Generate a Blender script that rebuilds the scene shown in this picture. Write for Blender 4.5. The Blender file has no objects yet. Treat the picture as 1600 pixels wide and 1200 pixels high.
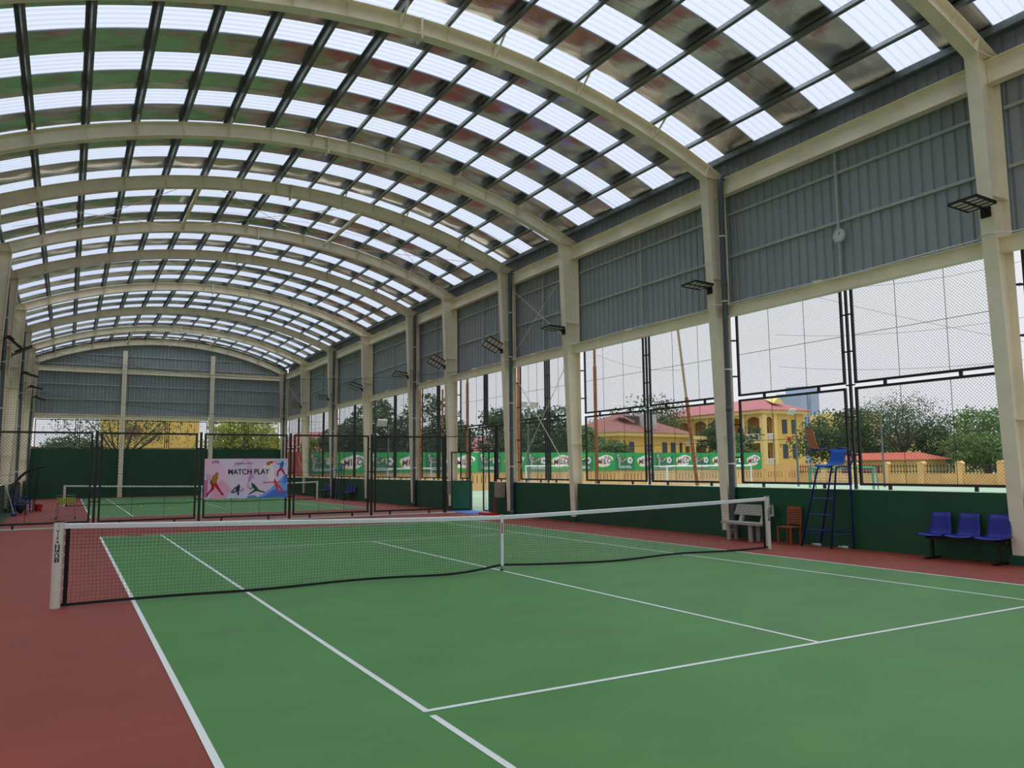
import bpy, math, random
from mathutils import Vector, Matrix
random.seed(7)
PI = math.pi
scene = bpy.context.scene
COL = scene.collection

# ------------------------------------------------------------------ materials
def lin(c):
    c = c / 255.0
    return c / 12.92 if c <= 0.04045 else ((c + 0.055) / 1.055) ** 2.4
def rgb(r, g, b):
    return (lin(r), lin(g), lin(b), 1.0)
MATS = {}
def mat(name, col, rough=0.6, metal=0.0, noise=0.0, scale=8.0, bump=0.0, bscale=40.0, spec=0.5, stretch=(1, 1, 1), trans=0.0):
    if name in MATS:
        return MATS[name]
    m = bpy.data.materials.new(name)
    m.use_nodes = True
    nt = m.node_tree
    b = nt.nodes['Principled BSDF']
    b.inputs['Base Color'].default_value = col
    b.inputs['Roughness'].default_value = rough
    b.inputs['Metallic'].default_value = metal
    b.inputs['Specular IOR Level'].default_value = spec
    b.inputs['Transmission Weight'].default_value = trans
    tc = nt.nodes.new('ShaderNodeTexCoord')
    mp = nt.nodes.new('ShaderNodeMapping')
    mp.inputs['Scale'].default_value = stretch
    nt.links.new(tc.outputs['Object'], mp.inputs['Vector'])
    if noise > 0:
        n = nt.nodes.new('ShaderNodeTexNoise')
        n.inputs['Scale'].default_value = scale
        n.inputs['Detail'].default_value = 5
        nt.links.new(mp.outputs['Vector'], n.inputs['Vector'])
        r = nt.nodes.new('ShaderNodeValToRGB')
        lo = tuple(max(0, c * (1 - noise)) for c in col[:3]) + (1,)
        hi = tuple(min(1, c * (1 + noise)) for c in col[:3]) + (1,)
        r.color_ramp.elements[0].color = lo
        r.color_ramp.elements[1].color = hi
        r.color_ramp.elements[0].position = 0.3
        r.color_ramp.elements[1].position = 0.7
        nt.links.new(n.outputs['Fac'], r.inputs['Fac'])
        nt.links.new(r.outputs['Color'], b.inputs['Base Color'])
    if bump > 0:
        n2 = nt.nodes.new('ShaderNodeTexNoise')
        n2.inputs['Scale'].default_value = bscale
        n2.inputs['Detail'].default_value = 4
        nt.links.new(mp.outputs['Vector'], n2.inputs['Vector'])
        bp = nt.nodes.new('ShaderNodeBump')
        bp.inputs['Strength'].default_value = bump
        bp.inputs['Distance'].default_value = 0.02
        nt.links.new(n2.outputs['Fac'], bp.inputs['Height'])
        nt.links.new(bp.outputs['Normal'], b.inputs['Normal'])
    MATS[name] = m
    return m

cream = mat('cream_paint', rgb(244, 232, 208), 0.55, noise=0.06, scale=2.5)
cream2 = mat('cream_plate', rgb(236, 225, 202), 0.6, noise=0.08, scale=3)
galv = mat('galvanised_steel', rgb(120, 128, 126), 0.42, metal=0.65, noise=0.25, scale=6)
galv_dark = mat('dark_galvanised', rgb(112, 120, 116), 0.4, metal=0.45, noise=0.3, scale=5, stretch=(1, 0.3, 1))
girt_mat = mat('girt_steel', rgb(178, 184, 178), .5, metal=.25, noise=.12, scale=4)
clad = mat('grey_sheet', rgb(150, 158, 164), 0.5, noise=0.06, scale=0.8)
foil = mat('foil_lining', rgb(222, 216, 210), 0.20, metal=1.0, noise=0.10, scale=1.5, bump=0.55, bscale=2.2, stretch=(0.5, 2.2, 1))
tube_black = mat('black_tube', rgb(26, 27, 29), 0.45)
wire_dark = mat('dark_wire', rgb(46, 48, 50), 0.6)
wire_grey = mat('grey_wire', rgb(110, 113, 116), 0.5, metal=0.3)
net_black = mat('net_cord', rgb(16, 18, 18), 0.9)
net_green = mat('screen_cord', rgb(40, 50, 46), 0.9)
wall_green = mat('dark_green_paint', rgb(18, 78, 48), 0.6, noise=0.10, scale=1.2)
ledge = mat('pale_ledge', rgb(214, 226, 208), 0.8, noise=0.08)
pipe_mat = mat('slate_pipe', rgb(78, 86, 92), 0.4)
white = mat('white_plastic', rgb(235, 236, 236), 0.5)
white_tape = mat('white_canvas', rgb(232, 234, 238), 0.8, noise=0.05, scale=20)
post_white = mat('white_post_paint', rgb(222, 220, 212), 0.4)
black = mat('black_plastic', rgb(18, 18, 19), 0.5)
blue_seat = mat('blue_plastic', rgb(22, 92, 190), 0.35)
navy_seat = mat('navy_plastic', rgb(26, 36, 138), 0.4)
navy_steel = mat('navy_steel', rgb(18, 34, 120), 0.4)
brown_pl = mat('brown_plastic', rgb(150, 72, 44), 0.5)
board_mat = mat('tan_board', rgb(178, 108, 74), 0.6, noise=0.1, scale=5)
stone = mat('speckled_stone', rgb(176, 172, 162), 0.8, noise=0.25, scale=60)
concrete = mat('concrete', rgb(170, 172, 160), 0.9, noise=0.12, scale=3)
drain = mat('drain_strip', rgb(70, 92, 80), 0.9, noise=0.2, scale=3)
red_floor = mat('red_acrylic', rgb(142, 62, 48), 0.52, noise=0.10, scale=0.7, bump=0.12, bscale=70, stretch=(1, 1.6, 1), spec=0.45)
green_floor = mat('green_acrylic', rgb(78, 136, 70), 0.50, noise=0.09, scale=0.8, bump=0.12, bscale=70, stretch=(1, 1.6, 1), spec=0.45)
line_white = mat('line_paint', rgb(232, 236, 234), 0.6)
ball_mat = mat('ball_felt', rgb(206, 226, 40), 0.9)
red_mat = mat('red_paint', rgb(200, 30, 28), 0.5)
box_mat = mat('grey_box', rgb(150, 142, 124), 0.5)
mat_blue = mat('blue_mat', rgb(70, 120, 200), 0.8)
turf = mat('sports_turf', rgb(132, 156, 132), 0.95, noise=0.12, scale=0.4)
outer_ground = mat('outer_ground', rgb(140, 146, 124), 0.95, noise=0.2, scale=0.1)
orange_wall = mat('ochre_wall', rgb(222, 176, 116), 0.85, noise=0.12, scale=0.6)
ochre_dark = mat('ochre_slot', rgb(120, 84, 50), 0.9)
yellow_wall = mat('yellow_render', rgb(218, 182, 98), 0.85, noise=0.05, scale=0.6)
yellow_trim = mat('yellow_trim', rgb(228, 202, 132), 0.85)
shadow_in = mat('shaded_loggia_wall', rgb(176, 132, 66), 0.9)  # darker yellow wall tone: the shade inside the loggia is put into the colour
win_dark = mat('dark_window', rgb(44, 58, 66), 0.3)
red_roof = mat('red_tiles', rgb(124, 78, 70), 0.8, noise=0.2, scale=3)
pink_roof = mat('pink_roof', rgb(158, 92, 96), 0.7, noise=0.1, scale=2)
orange_roof = mat('orange_tiles', rgb(158, 72, 48), 0.7, noise=0.15, scale=3)
dark_roof = mat('dark_roof', rgb(70, 66, 66), 0.8)
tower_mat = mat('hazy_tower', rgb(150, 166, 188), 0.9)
leaf_dark = mat('leaf_dark', rgb(66, 92, 58), 0.8, noise=0.35, scale=0.9)
leaf_mid = mat('leaf_mid', rgb(94, 122, 70), 0.8, noise=0.35, scale=0.9)
leaf_yellow = mat('leaf_yellow', rgb(150, 160, 66), 0.8, noise=0.35, scale=0.9)
bark = mat('bark', rgb(78, 68, 58), 0.95, noise=0.2)
rust = mat('rusty_pole', rgb(150, 88, 56), 0.9, noise=0.35, scale=4)
ban_green = mat('banner_green', rgb(44, 160, 84), 0.7)
ban_dark = mat('banner_dark_green', rgb(52, 118, 86), 0.7, noise=0.2, scale=2)
ban_brown = mat('banner_brown', rgb(120, 44, 34), 0.7)
ban_red = mat('banner_red', rgb(200, 60, 50), 0.7)
ban_yellow = mat('banner_yellow', rgb(230, 190, 70), 0.7)
ban_pink = mat('banner_pink', rgb(190, 92, 84), 0.7, noise=0.25, scale=1.5)
lens_mat = mat('lamp_lens', rgb(206, 200, 194), 0.3)
grey_net = mat('goal_net', rgb(225, 228, 226), 0.9)
teal_frame = mat('teal_paint', rgb(70, 150, 116), 0.6)

# translucent ribbed sheet of the skylights
sky_sheet = bpy.data.materials.new('translucent_sheet'); sky_sheet.use_nodes = True
nt = sky_sheet.node_tree; nt.nodes.clear()
out = nt.nodes.new('ShaderNodeOutputMaterial'); tr = nt.nodes.new('ShaderNodeBsdfTranslucent')
tr.inputs['Color'].default_value = (0.58, 0.63, 0.72, 1)
df = nt.nodes.new('ShaderNodeBsdfDiffuse'); df.inputs['Color'].default_value = (0.8, 0.85, 0.9, 1)
mx = nt.nodes.new('ShaderNodeMixShader'); mx.inputs[0].default_value = 0.08
nt.links.new(tr.outputs[0], mx.inputs[1]); nt.links.new(df.outputs[0], mx.inputs[2])
tp = nt.nodes.new('ShaderNodeBsdfTransparent'); tp.inputs[0].default_value = (0.82, 0.88, 0.97, 1)
mx2 = nt.nodes.new('ShaderNodeMixShader'); mx2.inputs[0].default_value = 0.68
nt.links.new(mx.outputs[0], mx2.inputs[1]); nt.links.new(tp.outputs[0], mx2.inputs[2]); nt.links.new(mx2.outputs[0], out.inputs[0])

# leaves let some light through
for lm in (leaf_dark, leaf_mid, leaf_yellow):
    nt = lm.node_tree
    pb = nt.nodes['Principled BSDF']; o = [n for n in nt.nodes if n.type == 'OUTPUT_MATERIAL'][0]
    t = nt.nodes.new('ShaderNodeBsdfTranslucent'); m2 = nt.nodes.new('ShaderNodeMixShader'); m2.inputs[0].default_value = 0.3
    src = pb.inputs['Base Color'].links[0].from_socket
    nt.links.new(src, t.inputs['Color']); nt.links.new(pb.outputs[0], m2.inputs[1]); nt.links.new(t.outputs[0], m2.inputs[2]); nt.links.new(m2.outputs[0], o.inputs[0])

# ------------------------------------------------------------------ mesh builder
class MB:
    def __init__(s):
        s.v = []; s.f = []; s.m = []; s.M = None
    def add(s, vs, fs, mi=0):
        n = len(s.v)
        if s.M is not None:
            vs = [tuple(s.M @ Vector(p)) for p in vs]
        s.v += [tuple(p) for p in vs]
        s.f += [tuple(n + i for i in f) for f in fs]
        s.m += [mi] * len(fs)
        return s
    def box(s, a, b, mi=0, mt=None):
        (x0, y0, z0), (x1, y1, z1) = a, b
        vs = [(x0, y0, z0), (x1, y0, z0), (x1, y1, z0), (x0, y1, z0), (x0, y0, z1), (x1, y0, z1), (x1, y1, z1), (x0, y1, z1)]
        fs = [(0, 3, 2, 1), (4, 5, 6, 7), (0, 1, 5, 4), (1, 2, 6, 5), (2, 3, 7, 6), (3, 0, 4, 7)]
        s.add(vs, fs, mi)
        if mt is not None:
            s.m[-5] = mt
        return s
    def bar(s, p0, p1, w, h=None, mi=0, n=4, up=(0, 0, 1)):
        """prism along p0-p1; n==4 rectangle w x h, else n-gon of radius w"""
        p0 = Vector(p0); p1 = Vector(p1); d = (p1 - p0)
        if d.length < 1e-6: return s
        d.normalize(); u = Vector(up)
        if abs(d.dot(u)) > 0.98: u = Vector((0, 1, 0)) if abs(d.y) < 0.9 else Vector((1, 0, 0))
        a = d.cross(u).normalized(); b = a.cross(d).normalized()
        h = h or w
        if n == 4:
            offs = [a * (-w / 2) + b * (-h / 2), a * (w / 2) + b * (-h / 2), a * (w / 2) + b * (h / 2), a * (-w / 2) + b * (h / 2)]
        else:
            offs = [a * (w * math.cos(2 * PI * i / n)) + b * (w * math.sin(2 * PI * i / n)) for i in range(n)]
        vs = [p0 + o for o in offs] + [p1 + o for o in offs]
        k = len(offs)
        fs = [(i, (i + 1) % k, k + (i + 1) % k, k + i) for i in range(k)] + [tuple(range(k - 1, -1, -1)), tuple(range(k, 2 * k))]
        return s.add(vs, fs, mi)
    def path(s, pts, r, n=8, mi=0):
        """round tube through points (with shared rings)"""
        pts = [Vector(p) for p in pts]; rings = []
        prev = None
        rr = r if isinstance(r, (list, tuple)) else [r] * len(pts)
        for i, p in enumerate(pts):
            d = (pts[min(i + 1, len(pts) - 1)] - pts[max(i - 1, 0)]).normalized()
            if prev is None:
                u = Vector((0, 0, 1)) if abs(d.z) < 0.9 else Vector((1, 0, 0))
                a = d.cross(u).normalized()
            else:
                a = (prev - d * prev.dot(d)).normalized()
            prev = a; b = d.cross(a).normalized()
            rings.append([p + a * (rr[i] * math.cos(2 * PI * k / n)) + b * (rr[i] * math.sin(2 * PI * k / n)) for k in range(n)])
        vs = [q for ring in rings for q in ring]; fs = []
        for i in range(len(pts) - 1):
            for k in range(n):
                fs.append((i * n + k, i * n + (k + 1) % n, (i + 1) * n + (k + 1) % n, (i + 1) * n + k))
        fs.append(tuple(range(n - 1, -1, -1))); fs.append(tuple((len(pts) - 1) * n + k for k in range(n)))
        return s.add(vs, fs, mi)
    def wire(s, p0, p1, r, mi=0):
        return s.bar(p0, p1, r, mi=mi, n=3)
    def quad(s, a, b, c, d, mi=0):
        return s.add([a, b, c, d], [(0, 1, 2, 3)], mi)
    def prism(s, poly, axis, a, b, mi=0):
        """extrude 2D polygon along axis from a to b. axis y: poly=(x,z); x: (y,z); z: (x,y)"""
        def P(p, t):
            return {'y': (p[0], t, p[1]), 'x': (t, p[0], p[1]), 'z': (p[0], p[1], t)}[axis]
        n = len(poly)
        vs = [P(p, a) for p in poly] + [P(p, b) for p in poly]
        fs = [(i, (i + 1) % n, n + (i + 1) % n, n + i) for i in range(n)] + [tuple(range(n - 1, -1, -1)), tuple(range(n, 2 * n))]
        return s.add(vs, fs, mi)
    def ball(s, c, r, mi=0, seg=8, rings=5, sc=(1, 1, 1)):
        vs = []; fs = []
        for i in range(rings + 1):
            th = PI * i / rings
            for k in range(seg):
                ph = 2 * PI * k / seg
                vs.append((c[0] + r * sc[0] * math.sin(th) * math.cos(ph), c[1] + r * sc[1] * math.sin(th) * math.sin(ph), c[2] + r * sc[2] * math.cos(th)))
        for i in range(rings):
            for k in range(seg):
                fs.append((i * seg + k, (i + 1) * seg + k, (i + 1) * seg + (k + 1) % seg, i * seg + (k + 1) % seg))
        return s.add(vs, fs, mi)
    def build(s, name, mats, parent=None, local=False, smooth=False, at=None):
        if not isinstance(mats, (list, tuple)): mats = [mats]
        me = bpy.data.meshes.new(name)
        off = Vector((0, 0, 0))
        if parent is not None and not local:
            q = parent; 
            while q is not None:
                off += q.location; q = q.parent
        elif parent is None and at is None:
            xs = [v[0] for v in s.v]; ys = [v[1] for v in s.v]; zs = [v[2] for v in s.v]
            off = Vector(((min(xs) + max(xs)) / 2, (min(ys) + max(ys)) / 2, min(zs)))
        elif at is not None:
            off = Vector(at)
        me.from_pydata([(v[0] - off.x, v[1] - off.y, v[2] - off.z) for v in s.v], [], s.f)
        for m in mats: me.materials.append(m)
        if len(mats) > 1:
            me.polygons.foreach_set('material_index', s.m)
        if smooth:
            me.polygons.foreach_set('use_smooth', [True] * len(s.f))
        me.update()
        o = bpy.data.objects.new(name, me); COL.objects.link(o)
        if parent is not None: o.parent = parent
        else: o.location = off
        return o

def tag(o, label=None, cat=None, group=None, kind=None):
    if label: o['label'] = label
    if cat: o['category'] = cat
    if group: o['group'] = group
    if kind: o['kind'] = kind
    return o
def thing(name, label, cat, loc, group=None, rot=None):
    o = bpy.data.objects.new(name, None); COL.objects.link(o)
    o.empty_display_size = 0.1
    o.location = loc
    if rot: o.rotation_euler = rot
    return tag(o, label, cat, group)
def copy_tree(o, parent=None):
    c = o.copy(); COL.objects.link(c)
    if parent is not None: c.parent = parent
    for ch in list(o.children): copy_tree(ch, c)
    return c
ORD = ['nearest', 'second', 'third', 'fourth', 'fifth', 'sixth', 'seventh', 'eighth', 'ninth', 'tenth', 'eleventh', 'twelfth', 'thirteenth', 'fourteenth', 'fifteenth', 'sixteenth', 'seventeenth']

def text_mesh(txt, size, bold=0.0, depth=0.0, xs=1.0, shear=0.0, spacing=1.0):
    """triangulated outline of a word as (verts, faces), centred, in local xy"""
    cu = bpy.data.curves.new('lettering', 'FONT'); cu.body = txt; cu.size = size
    cu.align_x = 'CENTER'; cu.align_y = 'CENTER'; cu.offset = bold; cu.extrude = depth
    cu.shear = shear; cu.space_character = spacing; cu.resolution_u = 3
    ob = bpy.data.objects.new('lettering', cu); COL.objects.link(ob)
    bpy.context.view_layer.update()
    dg = bpy.context.evaluated_depsgraph_get()
    me = ob.evaluated_get(dg).to_mesh()
    vs = [(v.co.x * xs, v.co.y, v.co.z) for v in me.vertices]; fs = [tuple(p.vertices) for p in me.polygons]
    ob.evaluated_get(dg).to_mesh_clear()
    bpy.data.objects.remove(ob); bpy.data.curves.remove(cu)
    return vs, fs

# ------------------------------------------------------------------ key dimensions (metres, court frame: net at y=0)
XC = -0.51                     # centre line of the hall
YC = [-17.6, -10.95, -4.25, 2.53, 9.17, 13.33, 18.38, 22.52, 29.07, 35.44, 41.9, 48.05]   # frames
Y0, Y1 = -18.0, 48.45
ZB, RB, AB = 10.6, 19.27, 0    # arch bottom
def arch(x, apex, R): return apex - R + math.sqrt(R * R - (x - XC) ** 2)
zbot = lambda x: arch(x, 10.60, 19.27)
ztop = lambda x: arch(x, 10.93, 19.60)
zroof = lambda x: arch(x, 11.155, 19.825)
def side(s, x):                # mirror a right-hand x to the left wall
    return x if s > 0 else 2 * XC - x
SN = {1: 'right', -1: 'left'}

# ------------------------------------------------------------------ floor
b = MB()
xl, xr = side(-1, 7.7), 7.7
b.box((xl - 0.6, Y0, -0.3), (xr + 0.6, Y1, -0.004), 0)
z = 0.0
b.quad((xl, Y0, z), (xr, Y0, z), (xr, Y1, z), (xl, Y1, z), 0)
b.quad((xl, Y0, .002), (-8.27, Y0, .002), (-8.27, Y1, .002), (xl, Y1, .002), 4)
def court(yc, xa, xb, xs0, xs1, notch=False):
    z1, z2 = 0.003, 0.006
    ya, yb = yc - 11.885, yc + 11.885
    b.quad((xa, ya, z1), (xb, ya, z1), (xb, yb, z1), (xa, yb, z1), 1)
    def L(x0, y0, x1, y1, zz=z2): b.quad((x0, y0, zz), (x1, y0, zz), (x1, y1, zz), (x0, y1, zz), 2)
    w = 0.05
    L(xa, ya, xa + w, yb); L(xb - w, ya, xb, yb)
    L(xa + w, yb - 0.07, xb - w, yb); L(xa + w, ya, xb - w, ya + 0.07)
    for x, sg in ((xs0, 1), (xs1, -1)):
        x2 = x + sg * w; x0_, x1_ = min(x, x2), max(x, x2)
        if sg > 0 and notch:
            L(x0_, ya + .07, x1_, yc - 6.49); L(x0_, yc - 6.40, x1_, yb - .07)
        else:
            L(x0_, ya + .07, x1_, yb - .07)
    L(xs0 + w, yc + 6.35, xs1 - w, yc + 6.40); L(xs0 + w, yc - 6.40, xs1 - w, yc - 6.35)
    L(-0.025, yc - 6.35, 0.025, yc + 6.35)
court(0.0, -5.585, 5.38, -4.14, 4.14, True)
court(33.75, -5.585, 5.38, -4.14, 4.14)
# concrete strip under the dividing fence
b.quad((-8.25, 16.05, .004), (xr, 16.25, .004), (xr, 17.05, .004), (-8.25, 17.0, .004), 3)
fl = b.build('floor', [red_floor, green_floor, line_white, concrete, drain], at=(0, 0, 0)); tag(fl, kind='structure')
# row of dark drain holes at the edge of the strip
b = MB()
for k in range(42):
    x = -8.2 + k * 0.055
    b.box((x, 16.07, .004), (x + 0.03, 16.11, .008))
b.build('drain_slots', black, fl)

# ------------------------------------------------------------------ roof
ceiling = bpy.data.objects.new('ceiling', None); COL.objects.link(ceiling); tag(ceiling, kind='structure')
XL_, XR_ = side(-1, 7.66), 7.66
def strip(y0, y1, sky):
    b = MB()
    N = 44
    xs = [XL_ + (XR_ - XL_) * i / N for i in range(N + 1)]
    if sky:
        prof = []
        y = y0; k = max(1, round((y1 - y0) / 0.182)); p = (y1 - y0) / k
        for i in range(k):
            yy = y0 + i * p
            prof += [(yy, 0.0), (yy + p * 0.62, 0.0), (yy + p * 0.72, 0.028), (yy + p * 0.90, 0.028)]
        prof.append((y1, 0.0))
        for i in range(N + 1):
            for (yy, dz) in prof: b.v.append((xs[i], yy, zroof(xs[i]) + 0.012 + dz))
        n = len(prof)
        for i in range(N):
            for k in range(n - 1):
                b.f.append((i * n + k, i * n + k + 1, (i + 1) * n + k + 1, (i + 1) * n + k)); b.m.append(0)
        return b
    # foil lined sheet sagging between the purlins, with soft creases
    N = 112
    xs = [XL_ + (XR_ - XL_) * i / N for i in range(N + 1)]
    n = 9
    r = random.Random(int(y0 * 100))
    ph = [r.uniform(0, 6.28) for _ in range(4)]
    for i in range(N + 1):
        t = ((xs[i] + 7.45) / 1.09) % 1.0
        sag = 0.03 * math.sin(PI * t) ** 2
        for k in range(n):
            yy = y0 + (y1 - y0) * k / (n - 1)
            e = math.sin(PI * k / (n - 1))
            w = 0.006 * math.sin(3.1 * xs[i] + ph[0] + k * .7) + 0.005 * math.sin(7.3 * xs[i] + ph[1] - k * .9) + 0.005 * math.sin(5.0 * yy + ph[2] + xs[i])
            b.v.append((xs[i], yy, zroof(xs[i]) + 0.010 - (sag + w) * e))
    for i in range(N):
        for k in range(n - 1):
            b.f.append((i * n + k, i * n + k + 1, (i + 1) * n + k + 1, (i + 1) * n + k)); b.m.append(0)
    return b
PER = 1.865; SKYW = 0.915
k0 = math.floor((Y0 - 3.91) / PER)
y = 3.91 + k0 * PER
segs = []
while y < Y1:
    segs.append((y, y + SKYW, True)); segs.append((y + SKYW, y + PER, False)); y += PER
for (a, c, sk) in segs:
    a2, c2 = max(a, Y0), min(c, Y1)
    if sk and c > Y1 - 0.45: sk = True
    if c2 - a2 < 0.05: continue
    strip(a2, c2, sk).build('skylight_sheet' if sk else 'foil_lined_sheet', sky_sheet if sk else foil, ceiling, smooth=not sk)
# opaque outer skin above the foil sheets
b = MB()
for (a, c, sk) in segs:
    if sk: continue
    a2, c2 = max(a, Y0), min(c, Y1)
    if c2 - a2 < 0.05: continue
    N = 24
    for i in range(N):
        xa = XL_ + (XR_ - XL_) * i / N; xb = XL_ + (XR_ - XL_) * (i + 1) / N
        b.quad((xa, a2, zroof(xa) + .05), (xb, a2, zroof(xb) + .05), (xb, c2, zroof(xb) + .05), (xa, c2, zroof(xa) + .05))
b.build('outer_roof_skin', clad, ceiling)

# purlins
PX = [-7.45 + 1.09 * k for k in range(14)] 
def purlin(x, idx):
    sl = -(x - XC) / math.sqrt(19.6 ** 2 - (x - XC) ** 2); a = math.atan(sl)
    ca, sa = math.cos(a), math.sin(a)
    sgn = 1
    t_ = .006; q = 1 if x < XC else -1      # Z section, bottom flange towards the ridge
    prof = [(-.003, .0), (.070, .0), (.070, .022), (.064, .022), (.064, .006), (.003, .006), (.003, .194), (.003, .20), (-.070, .20), (-.070, .178), (-.064, .178), (-.064, .194), (-.003, .194)]
    prof = [(u * q, w_) for (u, w_) in prof]
    pts = []
    for (u, w) in prof:
        px = x + u * ca - w * sa; pz = ztop(x) + .012 + u * sa + w * ca
        pts.append((px, pz))
    b = MB(); b.prism(pts, 'y', Y0 + .1, Y1 - .1)
    o = b.build('roof_purlin', galv_dark)
    tag(o, 'dark steel roof purlin running the length of the hall, %s from the left eave' % ORD[idx], 'purlin', 'roof purlins')
for i, x in enumerate(PX): purlin(x, i)
for s in (1, -1):
    b = MB(); x = side(s, 7.58)
    b.prism([(x - .05, zroof(7.58) - .14), (x + .05, zroof(7.58) - .14), (x + .05, zroof(7.58) - .02 - .02 * s), (x - .05, zroof(7.58) - .02 + .02 * s)], 'y', Y0 + .1, Y1 - .1)
    tag(b.build('eave_purlin', galv), 'bright metal eave purlin along the %s edge of the roof' % SN[s], 'purlin')
    b = MB(); X_ = lambda v: side(s, v)
    b.prism([(X_(7.68), 9.42), (X_(8.0), 9.62), (X_(8.0), 9.475), (X_(8.012), 9.475), (X_(8.012), 9.64), (X_(7.68), 9.435)], 'y', Y0 + .1, Y1 - .1)
    b.prism([(X_(8.03), 9.51), (X_(8.24), 9.51), (X_(8.24), 9.64), (X_(8.03), 9.64)], 'y', Y0 + .1, Y1 - .1)
    tag(b.build('gutter', mat('gutter_sheet', rgb(78, 88, 84), .5)), 'dark folded gutter sheet along the %s eave of the roof' % SN[s], 'gutter')

# ------------------------------------------------------------------ frames: rafters and columns
def rafter(y, idx, splice=True):
    fw, tf = 0.25, 0.014
    root = thing('arched_rafter', 'cream arched steel rafter spanning the hall, %s from the camera' % ORD[idx] if idx >= 0 else 'cream arched steel rafter behind the camera', 'rafter', (XC, y, 8.95), 'arched rafters')
    N = 40
    xk0, xk1 = side(-1, 7.28), 7.28
    xs = [xk0 + (xk1 - xk0) * i / N for i in range(N + 1)]
    b = MB()
    poly = [(side(-1, 7.90), 8.97), (side(-1, 7.90), ztop(7.90))]
    top = [(x, ztop(x)) for x in [side(-1, 7.90)] + xs + [7.90]]
    bot = [(side(-1, 7.90), 8.965)] + [(x, max(zbot(x), 8.965)) for x in xs] + [(7.90, 8.965)]
    for i in range(len(top) - 1):
        for yy, fl_ in ((y - .005, 0), (y + .005, 1)):
            q = [(bot[i][0], yy, bot[i][1]), (bot[i + 1][0], yy, bot[i + 1][1]), (top[i + 1][0], yy, top[i + 1][1]), (top[i][0], yy, top[i][1])]
            if fl_: q.reverse()
            b.quad(*q)
    b.build('web', cream, root)
    for nm, fn, pts in (('top_flange', ztop, [side(-1, 7.90)] + xs + [7.90]), ('bottom_flange', zbot, xs)):
        b = MB()
        for i in range(len(pts) - 1):
            xa, xb = pts[i], pts[i + 1]
            if nm == 'top_flange': za, zb_ = fn(xa), fn(xb); t = tf
            else: za, zb_ = fn(xa), fn(xb); t = -tf
            vs = [(xa, y - fw / 2, za), (xb, y - fw / 2, zb_), (xb, y + fw / 2, zb_), (xa, y + fw / 2, za)]
            vs += [(p[0], p[1], p[2] + t) for p in vs]
            if t > 0: fs = [(0, 3, 2, 1), (4, 5, 6, 7), (0, 1, 5, 4), (2, 3, 7, 6)]
            else: fs = [(0, 1, 2, 3), (4, 7, 6, 5), (0, 4, 5, 1), (2, 6, 7, 3)]
            if i == 0: fs.append((0, 4, 7, 3) if t > 0 else (0, 3, 7, 4))
            if i == len(pts) - 2: fs.append((1, 2, 6, 5) if t > 0 else (1, 5, 6, 2))
            b.add(vs, fs)
        b.build(nm, cream, root)
    for i, x in enumerate(PX):
        a = math.atan(-(x - XC) / 19.4); dx = 0.165 * math.sin(a)
        b = MB()
        for sy in (-1, 1):
            w0, w1 = (0.0052, fw / 2 - .01 if i % 2 == 0 else 0.075)
            ya, yb = sorted((y + sy * w0, y + sy * w1))
            xb_, xt_ = x + dx, x - dx
            b.add([(xb_ - .004, ya, zbot(x) + .0), (xb_ + .004, ya, zbot(x)), (xb_ + .004, yb, zbot(x)), (xb_ - .004, yb, zbot(x)),
                   (xt_ - .004, ya, ztop(x) - .002), (xt_ + .004, ya, ztop(x) - .002), (xt_ + .004, yb, ztop(x) - .002), (xt_ - .004, yb, ztop(x) - .002)],
                  [(0, 3, 2, 1), (4, 5, 6, 7), (0, 1, 5, 4), (1, 2, 6, 5), (2, 3, 7, 6), (3, 0, 4, 7)])
        b.build('web_stiffener', cream2, root)
    for s in (1, -1):
        b = MB()
        for sy in (-1, 1):
            ya, yb = sorted((y + sy * .0052, y + sy * .115))
            b.bar((side(s, 7.28), (ya + yb) / 2, 8.97), (side(s, 7.40), (ya + yb) / 2, ztop(7.40)), .10, .01, up=(0, 0, 1))
        b.build('knee_stiffener', cream2, root)
    # bolted splice near the crown
    b = MB()
    b.box((-.47, y - .14, zbot(-.45) - .10), (-.43, y + .14, ztop(-.45) + .02))
    for zz in (.05, .13, .21, .29):
        for sy in (-.07, .07):
            b.bar((-.53, y + sy, zbot(-.45) + zz), (-.37, y + sy, zbot(-.45) + zz), .012, n=6)
    b.build('splice_plate', cream2, root)
    # diagonal braces from every second purlin down to the bottom flange
    for i, x in enumerate(PX):
        if i % 2 == 0:
            b = MB()
            b.bar((x, y - .55, ztop(x) + .02), (x, y - .10, zbot(x) + .04), .035, .035)
            b.build('flange_brace', cream2, root)
    return root
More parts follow.
